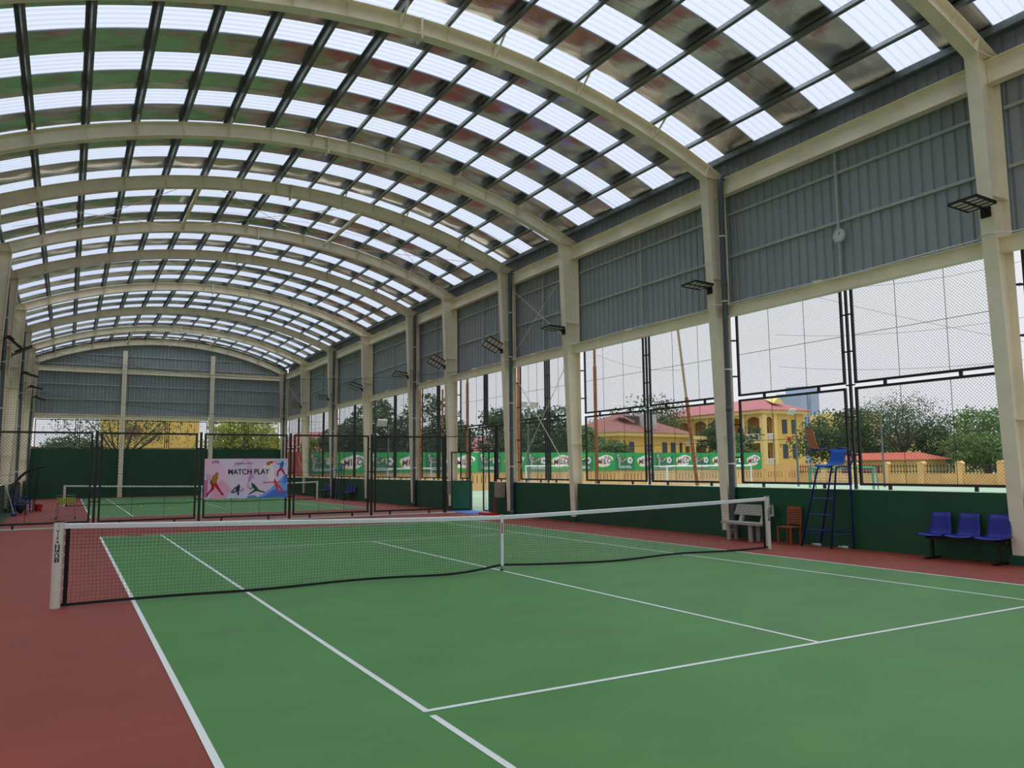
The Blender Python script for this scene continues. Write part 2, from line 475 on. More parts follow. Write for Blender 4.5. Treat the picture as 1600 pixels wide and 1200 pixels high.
def column(y, s, idx, y0f=True):
    nm = ORD[idx] if idx >= 0 else None
    lab = 'cream tapered steel column on the %s wall, %s from the camera' % (SN[s], nm) if nm else 'cream tapered steel column beside the camera on the %s wall' % SN[s]
    root = thing('steel_column', lab, 'column', (side(s, 7.75), y, 0.16), 'steel columns of the %s wall' % SN[s])
    zt, zbse = 8.95, 0.16
    xin = lambda z: 7.62 - (z - .16) * 0.0387
    def inner(z): return side(s, xin(z))
    xo = side(s, 7.90); sg = s
    b = MB()
    vs = []
    for z_ in (zbse, zt):
        for xx in (inner(z_), inner(z_) + sg * .014):
            for yy in (y - .125, y + .125):
                vs.append((xx, yy, z_))
    b.add(vs, [(0, 1, 5, 4), (2, 6, 7, 3), (0, 4, 6, 2), (1, 3, 7, 5), (0, 2, 3, 1), (4, 5, 7, 6)])
    b.build('inner_flange', cream, root)
    b = MB(); xa, xb = sorted((xo, side(s, 7.915)))
    b.box((xa, y - .125, zbse), (xb, y + .125, zt)); b.build('outer_flange', cream, root)
    b = MB()
    vs = []
    for z_ in (zbse, zt):
        for xx in (inner(z_) + sg * .013, xo - sg * .001):
            for yy in (y - .005, y + .005):
                vs.append((xx, yy, z_))
    b.add(vs, [(0, 1, 5, 4), (2, 6, 7, 3), (0, 4, 6, 2), (1, 3, 7, 5), (0, 2, 3, 1), (4, 5, 7, 6)])
    b.build('web', cream, root)
    for z_ in (2.45, 6.35):
        b = MB()
        xa, xb = sorted((inner(z_) + sg * .015, xo - sg * .002))
        for sy in (-1, 1):
            ya, yb = sorted((y + sy * .006, y + sy * .12)); b.box((xa, ya, z_), (xb, yb, z_ + .01))
        b.build('stiffener', cream2, root)
    b = MB(); xa, xb = sorted((inner(zt) - sg * .0, side(s, 7.93)))
    b.box((xa, y - .14, zt), (xb, y + .14, zt + .014)); b.build('cap_plate', cream2, root)
    return root
for i, y in enumerate(YC):
    n = i - 2
    if i == 0: continue
    rafter(y, n if n >= 0 else -1)
    for s in (1, -1): column(y, s, n if n >= 0 else -1)

# ------------------------------------------------------------------ side walls
def low_wall(s):
    b = MB()
    xf, xbk = side(s, 7.70), side(s, 8.10)
    for i in range(len(YC) - 1):
        ya, yb = YC[i] + .16, YC[i + 1] - .16
        parts = [(ya, yb)]
        if s > 0 and abs(YC[i] - 13.33) < .1: parts = [(ya, 14.98), (17.25, yb)]
        for (p, q) in parts:
            xa, xb = sorted((xf, xbk)); b.box((xa, p, 0), (xb, q, 1.2), 0, 1)
    for y in YC:
        xa, xb = sorted((side(s, 7.56), side(s, 7.925))); b.box((xa, y - .16, 0), (xb, y + .16, .155), 0)
        xa, xb = sorted((side(s, 7.935), xbk)); b.box((xa, y - .16, 0), (xb, y + .16, 1.2), 0, 1)
    return b.build('wall_' + SN[s], [wall_green, ledge], at=(0, 0, 0))
def cladding(s, wallobj):
    b = MB(); z0, z1 = 5.50, 9.435
    pitch = 0.235; y = Y0
    xi, xo = side(s, 8.0), side(s, 8.035)
    prof = []
    while y < Y1 - pitch:
        prof += [(y, xi), (y + pitch - .075, xi), (y + pitch - .055, xo), (y + pitch - .02, xo)]
        y += pitch
    prof.append((y, xi))
    for (yy, xx) in prof: b.v += [(xx, yy, z0), (xx, yy, z1)]
    for i in range(len(prof) - 1):
        b.f.append((2 * i, 2 * i + 2, 2 * i + 3, 2 * i + 1)); b.m.append(0)
    return b.build('ribbed_cladding', clad, wallobj)
walls = {}
for s in (1, -1):
    w = low_wall(s); tag(w, kind='structure'); walls[s] = w
    cladding(s, w)
    b = MB()
    xa, xb = sorted((side(s, 8.245), side(s, 8.26))); b.box((xa, Y0, 9.2), (xb, Y1, 9.62)); 
    b.build('eave_flashing', clad, w)

def ibeam(b, y0, y1, x, z0, z1, fw):
    b.box((x - fw / 2, y0, z0), (x + fw / 2, y1, z0 + .012)); b.box((x - fw / 2, y0, z1 - .012), (x + fw / 2, y1, z1))
    b.box((x - .005, y0, z0 + .012), (x + .005, y1, z1 - .012))
def chain_mesh(b, axis, const, u0, u1, z0, z1, pitch=0.066, r=0.0026):
    def P(u, z_, d=0): return (const + d, u, z_) if axis == 'x' else (u, const + d, z_)
    W = u1 - u0; H = z1 - z0; c = -H
    while c < W:
        a0 = max(0, c); a1 = min(W, c + H)
        if a1 - a0 > .02:
            b.wire(P(u0 + a0, z0 + a0 - c, -.002), P(u0 + a1, z0 + a1 - c, -.002), r)
            b.wire(P(u0 + a0, z1 - (a0 - c), .002), P(u0 + a1, z1 - (a1 - c), .002), r)
        c += pitch
def fence_panel(axis, const, u0, u1, z0, z1, label, group, rods=(1 / 3, 2 / 3), hrods=(0.5,), t=0.05, name='mesh_fence_panel', feet=None, wr=.0026, wm=None, pt=.066):
    def P(u, z_, d=0): return (const + d, u, z_) if axis == 'x' else (u, const + d, z_)
    um = (u0 + u1) / 2
    root = thing(name, label, 'fence panel', P(um, z0), group)
    b = MB(); up = (1, 0, 0) if axis == 'x' else (0, 1, 0)
    for z_ in (z0 + t / 2, z1 - t / 2): b.bar(P(u0, z_), P(u1, z_), t, t)
    for u in (u0 + t / 2, u1 - t / 2): b.bar(P(u, z0 + t), P(u, z1 - t), t, t)
    b.build('frame', tube_black, root)
    b = MB(); chain_mesh(b, axis, const, u0 + t, u1 - t, z0 + t, z1 - t, r=wr, pitch=pt)
    b.build('chain_link_mesh', wm or wire_dark, root)
    for f in rods:
        b = MB(); u = u0 + (u1 - u0) * f; b.bar(P(u, z0 + t, .008), P(u, z1 - t, .008), .006, n=5); b.build('vertical_rod', wire_dark, root)
    for f in hrods:
        b = MB(); z_ = z0 + (z1 - z0) * f; b.bar(P(u0 + t, z_, -.008), P(u1 - t, z_, -.008), .006, n=5); b.build('horizontal_rod', wire_dark, root)
    if feet is not None:
        for f in (.22, .78):
            b = MB(); u = u0 + (u1 - u0) * f
            b.box(*[tuple(min(p, q) for p, q in zip(P(u - .03, feet, -.02), P(u + .03, z0, .02))), tuple(max(p, q) for p, q in zip(P(u - .03, feet, -.02), P(u + .03, z0, .02)))])
            b.build('foot', tube_black, root)
    return root

for s in (1, -1):
    W = SN[s]
    for i in range(len(YC) - 1):
        ya, yb = YC[i], YC[i + 1]
        n = i - 2
        bay = ('%s bay' % ORD[n]) if n >= 0 else ('bay beside the camera' if n == -1 else 'bay behind the camera')
        xb = side(s, 7.74)
        b = MB(); ibeam(b, ya + .012, yb - .012, xb, 8.48, 8.92, .20)
        for yy, sg in ((ya + .012, 1), (yb - .012, -1)):
            for zz in (8.6, 8.78): b.bar((xb - s * .04, yy + sg * .03, zz), (xb - s * .04 - s * .02, yy + sg * .03, zz), .012, n=6)
        tag(b.build('eave_beam', cream), 'cream steel beam under the %s eave in the %s' % (W, bay), 'beam', 'eave beams of the %s wall' % W)
        b = MB(); ibeam(b, ya + .012, yb - .012, xb, 5.39, 5.66, .18)
        tag(b.build('wall_beam', cream), 'cream steel beam above the %s wall mesh in the %s' % (W, bay), 'beam', 'beams above the %s mesh' % W)
        for zz, nm in ((6.93, 'lower'), (8.02, 'upper')):
            b = MB(); x0, x1 = sorted((side(s, 7.935), side(s, 7.995)))
            b.box((x0, ya + .14, zz), (x1, yb - .14, zz + .06))
            tag(b.build('wall_girt', girt_mat), '%s thin metal girt on the grey %s wall cladding in the %s' % (nm, W, bay), 'girt', 'girts of the %s wall' % W)
        ym = (ya + yb) / 2
        b = MB(); x0, x1 = sorted((side(s, 7.90), side(s, 7.932)))
        b.box((x0, ym - .025, 5.6), (x1, ym + .025, 8.6))
        tag(b.build('wall_stud', girt_mat), 'thin vertical metal stud on the %s wall cladding in the %s' % (W, bay), 'stud', 'studs of the %s wall' % W)
        # mesh panels above the green wall
        xf = side(s, 8.02); xs_ = 8.02
        g = 'chain link panels of the %s wall' % W
        gate = s > 0 and abs(ya - 13.33) < .1
        for (p, q, nm) in ((ya + .20, ym - .11, 'near'), (ym + .11, yb - .20, 'far')):
            fence_panel('x', xf, p, q, 3.42, 5.49, 'upper %s-half chain link panel, %s of the %s wall' % (nm, bay, W), g)
            if gate:
                if nm == 'near': fence_panel('x', xf, p, 14.92, 1.28, 3.34, 'narrow chain link panel on the right wall just camera-side of the gate', g, rods=(.5,), feet=1.2)
                else: fence_panel('x', xf, 17.32, q, 1.28, 3.34, 'narrow chain link panel on the right wall just beyond the gate', g, rods=(.5,), feet=1.2)
            else:
                fence_panel('x', xf, p, q, 1.28, 3.34, 'lower %s-half chain link panel, %s of the %s wall' % (nm, bay, W), g, feet=1.2)
        b = MB()
        b.bar((xf, ym, 3.36 if gate else 1.2), (xf, ym, 5.49), .05, .05)
        for zz in (1.9, 2.7, 3.38, 4.1, 4.9):
            if gate and zz < 3.4: continue
            b.box((xf - .012, ym - .11, zz), (xf + .012, ym + .11, zz + .03))
        tag(b.build('fence_post', tube_black), 'black square post between mesh panels in the %s of the %s wall' % (bay, W), 'fence post', 'posts of the %s wall mesh' % W)
        # little spacer blocks between upper and lower rows, and stubs to the columns
        root = thing('panel_brackets', 'black spacers joining mesh panels, %s of the %s wall' % (bay, W), 'bracket', (xf, ym, 3.34), 'mesh panel brackets')
        for f in (.15, .38, .62, .85):
            y = ya + (yb - ya) * f
            b = MB(); b.box((xf - .02, y - .03, 3.34), (xf + .02, y + .03, 3.42)); b.build('spacer', tube_black, root)
        for yy, sg in ((ya, 1), (yb, -1)):
            for zz in (1.9, 2.7, 3.9, 4.8):
                b = MB(); y0_, y1_ = sorted((yy + sg * .127, yy + sg * .20)); x0, x1 = sorted((side(s, 7.90), side(s, 8.0)))
                b.box((x0, y0_, zz), (x1 , y1_, zz + .035)); b.build('stub', tube_black, root)

# ------------------------------------------------------------------ far end wall
YE = 48.2
b = MB(); xa, xb = side(-1, 7.9), 7.9
b.box((xa, YE + .03, 0), (xb, YE + .23, 3.28), 0, 1)
wb = b.build('wall_back', [wall_green, ledge], at=(0, 0, 0)); tag(wb, kind='structure')
def end_clad(parent, y0, sgn):
    b = MB(); pitch = .235; x = side(-1, 8.0); yi, yo = y0, y0 + sgn * .035
    prof = []
    while x < 8.0 - pitch:
        prof += [(x, yi), (x + pitch - .075, yi), (x + pitch - .055, yo), (x + pitch - .02, yo)]; x += pitch
    prof.append((x, yi))
    for (xx, yy) in prof: b.v += [(xx, yy, 5.58), (xx, yy, max(5.6, min(zroof(min(max(xx, -8.8), 7.78)) - .02, 11.1)))]
    for i in range(len(prof) - 1): b.f.append((2 * i, 2 * i + 1, 2 * i + 3, 2 * i + 2)); b.m.append(0)
    return b.build('ribbed_cladding', clad, parent)
end_clad(wb, YE + .05, 1)
cols = [-3.24, 2.48]
for i, x in enumerate(cols):
    root = thing('wind_column', 'cream column standing against the far green wall, %s of the two' % ('left' if i == 0 else 'right'), 'column', (x, 47.93, 0), 'columns of the far wall')
    for nm, y_ in (('inner_flange', 47.82), ('outer_flange', 48.0)):
        b = MB(); b.box((x - .14, y_, 0.0), (x + .14, y_ + .014, 10.0)); b.build(nm, cream, root)
    b = MB(); b.box((x - .005, 47.834, 0), (x + .005, 48.0, 10.0)); b.build('web', cream, root)
xsB = [side(-1, 7.55), cols[0], cols[1], 7.55]
nmB = ['left', 'middle', 'right']
for i in range(3):
    x0, x1 = xsB[i] + (.15 if i else 0), xsB[i + 1] - (.15 if i < 2 else 0)
    for z0, z1, nm in ((5.27, 5.56, 'lower'), (8.42, 8.76, 'upper')):
        b = MB(); b.box((x0, 48.03, z0), (x1, 48.19, z0 + .012)); b.box((x0, 48.03, z1 - .012), (x1, 48.19, z1)); b.box((x0, 48.10, z0 + .012), (x1, 48.11, z1 - .012))
        tag(b.build('end_beam', cream), '%s cream beam across the %s bay of the far wall' % (nm, nmB[i]), 'beam', 'beams of the far wall')
    for z0 in (6.56, 7.57, 8.92, 9.66):
        if z0 > 9.5 and i != 1: 
            if i == 0: x0b, x1b = -5.6, x1
            else: x0b, x1b = x0, 4.6
        elif z0 > 8.8 and i != 1:
            if i == 0: x0b, x1b = -7.9, x1
            else: x0b, x1b = x0, 6.9
        else: x0b, x1b = x0, x1
        b = MB(); b.box((x0b, 48.18, z0), (x1b, 48.24, z0 + .07))
        tag(b.build('end_girt', girt_mat), 'thin metal girt on the %s bay of the far wall at %s height' % (nmB[i], {6.56: 'low', 7.57: 'middle', 8.92: 'upper', 9.66: 'top'}[z0]), 'girt', 'girts of the far wall')
    xm = (xsB[i] + xsB[i + 1]) / 2
    for (p, q, nm) in ((xsB[i] + .2, xm - .10, 'left'), (xm + .10, xsB[i + 1] - .2, 'right')):
        fence_panel('y', 48.30, p, q, 3.30, 5.24, 'chain link panel above the far green wall, %s half of the %s bay' % (nm, nmB[i]), 'chain link panels of the far wall', rods=(.5,), hrods=())
    b = MB(); b.bar((xm, 48.30, 3.28), (xm, 48.30, 5.24), .05, .05)
    for zz in (3.9, 4.7): b.box((xm - .10, 48.288, zz), (xm + .10, 48.312, zz + .03))
    tag(b.build('fence_post', tube_black), 'black post in the middle of the %s far wall opening' % nmB[i], 'fence post')
# end wall behind the camera
b = MB(); b.box((side(-1, 7.9), -18.2, 0), (7.9, -18.0, 1.2), 0, 1)
wf = b.build('wall_front', [wall_green, ledge], at=(0, 0, 0)); tag(wf, kind='structure')

# ------------------------------------------------------------------ rainwater pipes
def downpipe(s, i, idx):
    y = YC[i] - .27
    b = MB(); x = side(s, 7.60)
    b.path([(side(s, 7.97), y, 9.06), (side(s, 7.93), y, 8.97), (side(s, 7.80), y, 8.95), (side(s, 7.66), y, 8.95), (x, y, 8.88), (x, y, 8.5), (x, y, .34), (x, y, 0.02)], .072, 14)
    b.path([(x, y, .0), (x, y, .22)], .085, 14)
    for zz in (6.2, 3.1): b.path([(x, y, zz - .06), (x, y, zz + .06)], .079, 14)
    root = thing('rainwater_pipe', 'dark grey rainwater pipe on the %s wall, %s from the camera' % (SN[s], ORD[idx]), 'pipe', (x, y, 0), 'rainwater pipes')
    b.build('pipe', pipe_mat, root, smooth=True)
    for zz in (1.75, 4.05, 5.75, 7.4):
        b = MB(); b.path([(x, y, zz), (x, y, zz + .03)], .084, 14); b.box((min(x, x + s * .16), y - .01, zz), (max(x, x + s * .16), y + .01, zz + .03))
        b.box((x - .01, y, zz), (x + .01, y + .135, zz + .03)); b.build('pipe_clamp', white, root)
for s in (1, -1):
    for k, i in enumerate((3, 5, 7, 9, 11)): downpipe(s, i, k)

# ------------------------------------------------------------------ floodlights
def floodlight(loc, rotz, tilt, label, roll=0.0):
    root = thing('floodlight', label, 'floodlight', loc, 'floodlights on the columns', (0, 0, rotz))
    # local: +x points out into the hall
    M = Matrix.Translation((.10, 0, .10)) @ Matrix.Rotation(tilt, 4, 'Y') @ Matrix.Rotation(roll, 4, 'X')
    b = MB(); b.bar((0, 0, 0), (.13, 0, .09), .05, .05); b.box((-.005, -.09, -.08), (.012, .09, .10)); b.build('arm', black, root, local=True)
    b = MB(); b.M = M
    L, Wd = .60, .50
    b.box((0, -Wd / 2, 0), (L, Wd / 2, .02))
    for y in (-Wd / 2, -.018, Wd / 2 - .02): b.box((0, y, -.035), (L, y + (.036 if abs(y) < .1 else .02), .0))
    for k in range(5):
        x = k * (L - .014) / 4; b.box((x, -Wd / 2, -.03), (x + .014, Wd / 2, 0))
    b.box((.02, -.08, .02), (.2, .08, .07))
    b.build('housing', black, root, local=True)
    for i in range(2):
        for k in range(4):
            b = MB(); b.M = M
            x = k * (L - .014) / 4 + .022; y = -Wd / 2 + .028 + i * (Wd / 2)
            b.box((x, y, -.02), (x + L / 4 - .032, y + Wd / 2 - .052 + .0, -.004)); b.build('lens', lens_mat, root, local=True)
spec = [(2, PI, -.04, .05), (3, PI, -.04, .05), (4, PI, -.04, .05), (5, PI * .98, -.45, .75), (6, PI * .98, -.45, .75), (7, PI, -.1, .3), (8, PI, -.3, .5), (9, PI, -.1, .4), (10, PI, -.1, .5)]
for k, (i, rz, tl, rl) in enumerate(spec):
    floodlight((7.37, YC[i], 6.06 if k < 3 else 6.0), rz, tl, 'black floodlight on the right wall column %s from the camera' % ORD[i - 2], rl)
for k, i in enumerate((6, 7, 8, 9, 10)):
    floodlight((side(-1, 7.36), YC[i], 6.05), 0.0, (.75, -.5, .3, .2, .3)[k], 'black floodlight on the left wall column %s from the camera' % ORD[i - 2])

# ------------------------------------------------------------------ bracing rods
def rod(p0, p1, label, r=.011, m=None, cat='brace rod'):
    b = MB(); b.bar(p0, p1, r, n=6); tag(b.build('brace_rod', m or cream2), label, cat, 'bracing rods')
for s in (1, -1):
    for (i, nm) in ((4, 'third bay'), (10, 'ninth bay')):
        ya, yb = YC[i], YC[i + 1]; x = side(s, 7.64); W = SN[s]
        rod((x + s * .06, ya + .1, 5.75), (x + s * .06, yb - .1, 8.4), 'thin pale rod rising away from the camera on the upper %s wall, %s' % (W, nm))
        rod((x + s * .08, ya + .1, 8.4), (x + s * .08, yb - .1, 5.75), 'thin pale rod falling away from the camera on the upper %s wall, %s' % (W, nm))
        rod((side(s, 7.76), ya + .06, 1.2), (side(s, 7.70), yb - .1, 5.35), 'thin pale rod rising away from the camera across the %s mesh, %s' % (W, nm))
        rod((side(s, 7.66), ya + .06, 5.35), (side(s, 7.80), yb - .1, 1.25), 'thin pale rod falling away from the camera across the %s mesh, %s' % (W, nm))
for (i, nm) in ((5, 'fourth'), (10, 'ninth')):
    ya, yb = YC[i] + .02, YC[i + 1] - .02
    zz = lambda x: (zbot(x) + ztop(x)) / 2 + .05
    for x, side_ in ((-3.15, 'left'), (2.1, 'right')):
        b = MB(); b.bar((x, ya, zz(x) - .05), (x, yb, zz(x) - .05), .09, .09)
        tag(b.build('roof_strut', cream), 'cream square tube between rafters on the %s side of the %s roof bay' % (side_, nm), 'strut', 'roof struts')
    for (xa, xb, w) in ((-8.2, -3.3, 'left'), (-2.9, 1.9, 'middle'), (2.3, 7.1, 'right')):
        rod((xa, ya, zz(xa) - .08), (xb, yb, zz(xb) - .06), 'thin cross rod going away to the right, %s third of the %s roof bay' % (w, nm), .009)
        rod((xb, ya, zz(xb) - .03), (xa, yb, zz(xa) - .03), 'thin cross rod going away to the left, %s third of the %s roof bay' % (w, nm), .009)
# thin black wires sagging under the roof, one per bay
for i in range(2, len(YC) - 1):
    ym = (YC[i] + YC[i + 1]) / 2 + .4
    b = MB(); pts = []
    for k in range(25):
        t = k / 24; x = -8.2 + 15.5 * t; pts.append((x, ym + .25 * math.sin(5 * t), ztop(x) - .10 - .06 * math.sin(PI * ((t * 5) % 1))))
    b.path(pts, .004, 4); tag(b.build('roof_wire', black), 'thin black wire slung under the roof sheets in the %s bay' % ORD[i - 2], 'wire', 'roof wires')

# white cable along the right wall
b = MB(); pts = []
y = -9.5
while y < 16.4:
    near = min(abs(y - c) for c in YC)
    dx = max(0, .30 - near) * 1.35
    pts.append((7.62 - min(dx, .26), y, 5.68 + .012 * math.sin(y * 1.3))); y += .12
b.path(pts, .011, 6); tag(b.build('white_cable', white), 'white cable running along the beam of the right wall and around its columns', 'cable')
for k, i in enumerate(range(2, 8)):
    b = MB(); ym = (YC[i] + YC[i + 1]) / 2 + (.45 if i == 2 else .4)
    b.box((7.66, ym - .09, 5.665), (7.78, ym + .09, 5.725)); tag(b.build('junction_box', cream2), 'small cream junction box on the right wall beam in the %s bay' % ORD[k], 'junction box', 'junction boxes')

# ------------------------------------------------------------------ clock
root = thing('wall_clock', 'round white wall clock on the grey cladding of the right wall', 'clock', (7.86, -0.90, 6.63))
b = MB(); b.path([(7.895, -.90, 6.63), (7.85, -.90, 6.63)], .155, 40); b.build('rim', mat('clock_rim', rgb(170, 178, 180), .4), root)
b = MB(); b.path([(7.851, -.90, 6.63), (7.846, -.90, 6.63)], .138, 40); b.build('face', mat('clock_face', rgb(205, 214, 214), .5), root)
b = MB()
for k in range(12):
    a = 2 * PI * k / 12; cy, cz = -.90 - .112 * math.sin(a), 6.63 + .112 * math.cos(a)
    vs, fs = text_mesh(str(k if k else 12), .034, .001)
    b.add([(7.8445, cy - v[0], cz + v[1]) for v in vs], fs)
b.build('numerals', black, root)
for nm, a, l, w in (('hour_hand', math.radians(35), .06, .014), ('minute_hand', math.radians(22), .10, .009)):
    b = MB(); b.bar((7.842, -.90, 6.63), (7.842, -.90 - l * math.sin(a), 6.63 + l * math.cos(a)), w, .003, up=(1, 0, 0)); b.build(nm, black, root)

# ------------------------------------------------------------------ tennis nets
def tennis_net(y0, label, full=True):
    xa, xb = -6.38, 6.21
    root = thing('tennis_net', label, 'tennis net', (0, y0, 0), 'tennis nets')
    def ztp(x): return .914 + .135 * (abs(x) / 6.3) ** 1.25
    def zbt(x):
        base = .035
        if abs(x) < 1.2: base += .07 * (1 - abs(x) / 1.2) ** 2
        base += .012 * math.sin(x * 2.1)
        return base
    def yo(x, t): return y0 + .05 * math.sin(1.7 * x + .5) * (1 - t) ** 2 * (1 if abs(x) > .2 else .2)
    nx = int((xb - xa) / .0455); nz = 21
    grid = {}
    def P(i, j):
        x = xa + (xb - xa) * i / nx; t = j / nz
        zz = zbt(x) + (ztp(x) - .03 - zbt(x)) * t
        wob = .004 * math.sin(i * 1.3 + j * .8) + .012 * math.sin(x * 3 + j * .25) * (1 - t)
        return (x + wob, yo(x, t), zz)
    b = MB()
    for j in range(1, nz):
        r = .0021 if j >= nz - 6 else .0015
        for i in range(nx): b.wire(P(i, j), P(i + 1, j), r)
    for i in range(nx + 1):
        for j in range(nz):
            r = .0021 if j >= nz - 6 else .0015
            b.wire(P(i, j), P(i, j + 1), r)
    b.build('netting', net_black, root)
    b = MB(); n = 90
    for i in range(n):
        x0, x1 = xa - .02 + (xb - xa + .04) * i / n, xa - .02 + (xb - xa + .04) * (i + 1) / n
        w0 = .004 * math.sin(i * 1.1); w1 = .004 * math.sin((i + 1) * 1.1)
        for (x, w, xx, ww) in ((x0, w0, x1, w1),):
            v = []
            for (q, e) in ((x, w), (xx, ww)):
                zt = ztp(q)
                v += [(q, y0 - .013 + e, zt - .062), (q, y0 - .016 + e, zt - .005), (q, y0, zt + .006), (q, y0 + .016 + e, zt - .005), (q, y0 + .013 + e, zt - .062)]
            b.add(v, [(k, k + 1, k + 6, k + 5) for k in range(4)])
    b.build('white_headband', white_tape, root)
    b = MB(); pts = [(xa - .02 + (xb - xa + .04) * i / 120, 0, 0) for i in range(121)]
    for i in range(120):
        x0, x1 = pts[i][0], pts[i + 1][0]
        b.add([(x0, yo(x0, 0) - .012, zbt(x0) - .018), (x0, yo(x0, 0) + .008, zbt(x0) + .016), (x1, yo(x1, 0) + .008, zbt(x1) + .016), (x1, yo(x1, 0) - .012, zbt(x1) - .018)], [(0, 1, 2, 3)])
    b.build('bottom_tape', net_black, root)
    for x, sg in ((xa, 1), (xb, -1)):
        b = MB(); b.box((min(x, x + sg * .05) , y0 - .012, .02), (max(x, x + sg * .05), y0 + .006, ztp(x) - .06)); b.build('side_tape', net_black, root)
        b = MB(); px = x - sg * .055; k = 0; zz = .10
        while zz < ztp(x) - .1:
            b.wire((x, y0 - .015, zz), (px, y0 - .03, zz + .07), .0025); b.wire((px, y0 - .03, zz + .07), (x, y0 - .015, zz + .14), .0025); zz += .14
        b.build('lacing', white, root)
    b = MB(); b.box((-.026, y0 - .020, .09), (.026, y0 - .017, .925)); b.box((-.026, y0 + .017, .09), (.026, y0 + .020, .925)); b.box((-.026, y0 - .02, .925), (.026, y0 + .02, .928))
    b.build('centre_strap', white_tape, root)
    b = MB(); b.box((-.014, y0 - .0215, .62), (.014, y0 - .0205, .80)); b.build('strap_label', mat('strap_red', rgb(205, 70, 72), .7), root)
    b = MB(); b.box((-.02, y0 - .02, .0), (.02, y0 + .02, .03)); b.bar((0, y0, .03), (0, y0, .10), .006, n=5); b.build('strap_anchor', black, root)
    return root
def net_post(x, y0, label, sgn, letters=False, crank=False):
    root = thing('net_post', label, 'net post', (x, y0, 0), 'net posts')
    b = MB(); b.path([(x, y0, 0), (x, y0, 1.075)], .058, 28); b.build('pole', post_white, root, smooth=False)
    b = MB(); b.path([(x, y0, 1.075), (x, y0, 1.09)], .061, 28); b.build('cap', black, root)
    b = MB(); b.path([(x - sgn * .0, y0 - .062, 1.03), (x, y0 - .05, 1.03)], .01, 8); b.build('bolt', galv, root)
    if letters:
        # sticker wrapped on the camera side: half white with dark letters, half dark with white letters
        def wrap(u, zz, r): 
            a = -PI / 2 - .12 + u / .058
            return (x + r * math.cos(a), y0 + r * math.sin(a), zz)
        b = MB()
        for (z0, z1, mi) in ((.80, .985, 0), (.575, .80, 1)):
            for k in range(6):
                u0, u1 = -.027 + .009 * k, -.018 + .009 * k
                b.quad(wrap(u0, z0, .0590), wrap(u1, z0, .0590), wrap(u1, z1, .0590), wrap(u0, z1, .0590), mi)
        b.build('sticker', [post_white, black], root)
        for word, z0, dz, mt in (('VIFA', .962, .045, black), ('SPORT', .778, .044, white)):
            b = MB()
            for k, ch in enumerate(word):
                vs, fs = text_mesh(ch, .050, .0018)
                b.add([wrap(v[0] * 1.05, z0 - k * dz + v[1] - .0, .0600) for v in vs], fs)
            b.build('lettering', mt, root)
    if crank:
        b = MB(); b.box((x + sgn * .05, y0 - .03, .70), (x + sgn * .11, y0 + .03, .86)); b.bar((x + sgn * .10, y0, .82), (x + sgn * .17, y0, .90), .012, n=6); b.build('winch', galv, root)
    return root
tennis_net(0.0, 'nearest black tennis net with a white headband across the front court')
net_post(-6.46, 0, 'white net post at the left end of the front net, lettered black', -1, True)
net_post(6.29, 0, 'white net post at the right end of the front net, with a winch', 1, True, True)
tennis_net(33.75, 'distant tennis net seen behind the dividing fence')
net_post(-6.46, 33.75, 'white net post at the left end of the distant net', -1)
net_post(6.29, 33.75, 'white net post at the right end of the distant net', 1, False, True)

# ------------------------------------------------------------------ dividing fence
YF = 16.6
posts = [-8.38, -5.61, -2.49, .52, 3.55, 6.56]
nmF = ['leftmost', 'second from left', 'middle', 'second from right', 'rightmost']
for i in range(5):
    x0 = posts[i] + (.04 if i == 0 else .11); x1 = posts[i + 1] - (.04 if i == 4 else .11)
    fence_panel('y', YF, x0, x1, .12, 2.98, '%s black chain link panel of the fence dividing the courts' % nmF[i], 'dividing fence panels', hrods=(.27, .53), feet=.004, wr=.0038, wm=net_black, t=.06, pt=.098)
    b = MB(); x = posts[i + 1]
    b.bar((x, YF, 0), (x, YF, 3.02), .075 if i < 4 else .13, .075)
    if i < 4:
        for zz in (.75, 1.6, 2.45): b.box((x - .11, YF - .014, zz), (x + .11, YF + .014, zz + .04))
    tag(b.build('fence_post', tube_black), 'black post of the dividing fence, %s of five' % ['leftmost', 'second from left', 'middle', 'second from right', 'rightmost'][i], 'fence post', 'dividing fence posts')
b = MB(); b.bar((6.62, YF, 2.97), (7.85, YF, 2.99), .03, .03); tag(b.build('top_rail', tube_black), 'thin black rail bridging the gap between the dividing fence and the right wall', 'rail')
# overhead screen net and its cable
def cab(x):
    t = (x + 8.4) / 16.1; return 5.75 * (1 - t) + 5.70 * t - 2.9 * t * (1 - t) * (1.05 - .3 * (t - .5))
b = MB(); pts = [(-8.45 + 16.1 * k / 40, YF, cab(-8.45 + 16.1 * k / 40)) for k in range(41)]
b.path(pts, .006, 5); tag(b.build('net_cable', black), 'black sagging cable holding the screen net above the dividing fence', 'cable')
b = MB(); x = -8.4
while x < 7.6:
    b.wire((x, YF + .02, 3.0), (x, YF + .02, cab(x)), .0028); x += .07
z_ = 3.0
while z_ < 5.8:
    xx = -8.4; seg = []
    while xx < 7.6:
        if cab(xx) > z_: seg.append(xx)
        xx += .25
    # contiguous pieces only
    st = None; pv = None
    for q in seg + [None]:
        if st is None: st = q
        elif q is None or q - pv > .3:
            if pv > st: b.wire((st, YF + .02, z_), (pv, YF + .02, z_), .0028)
            st = q
        pv = q
    z_ += .07
tag(b.build('screen_net', net_green), 'fine dark screen net hanging above the dividing fence', 'net')
b = MB(); pts = [(-8.4 + 10 * k / 20, YF + .06, 4.35 - .9 * (k / 20) ** .9 - .12 * math.sin(PI * k / 20)) for k in range(21)]
b.path(pts, .005, 4); tag(b.build('slack_cord', black), 'slack black cord sloping down across the screen net at left', 'cord')

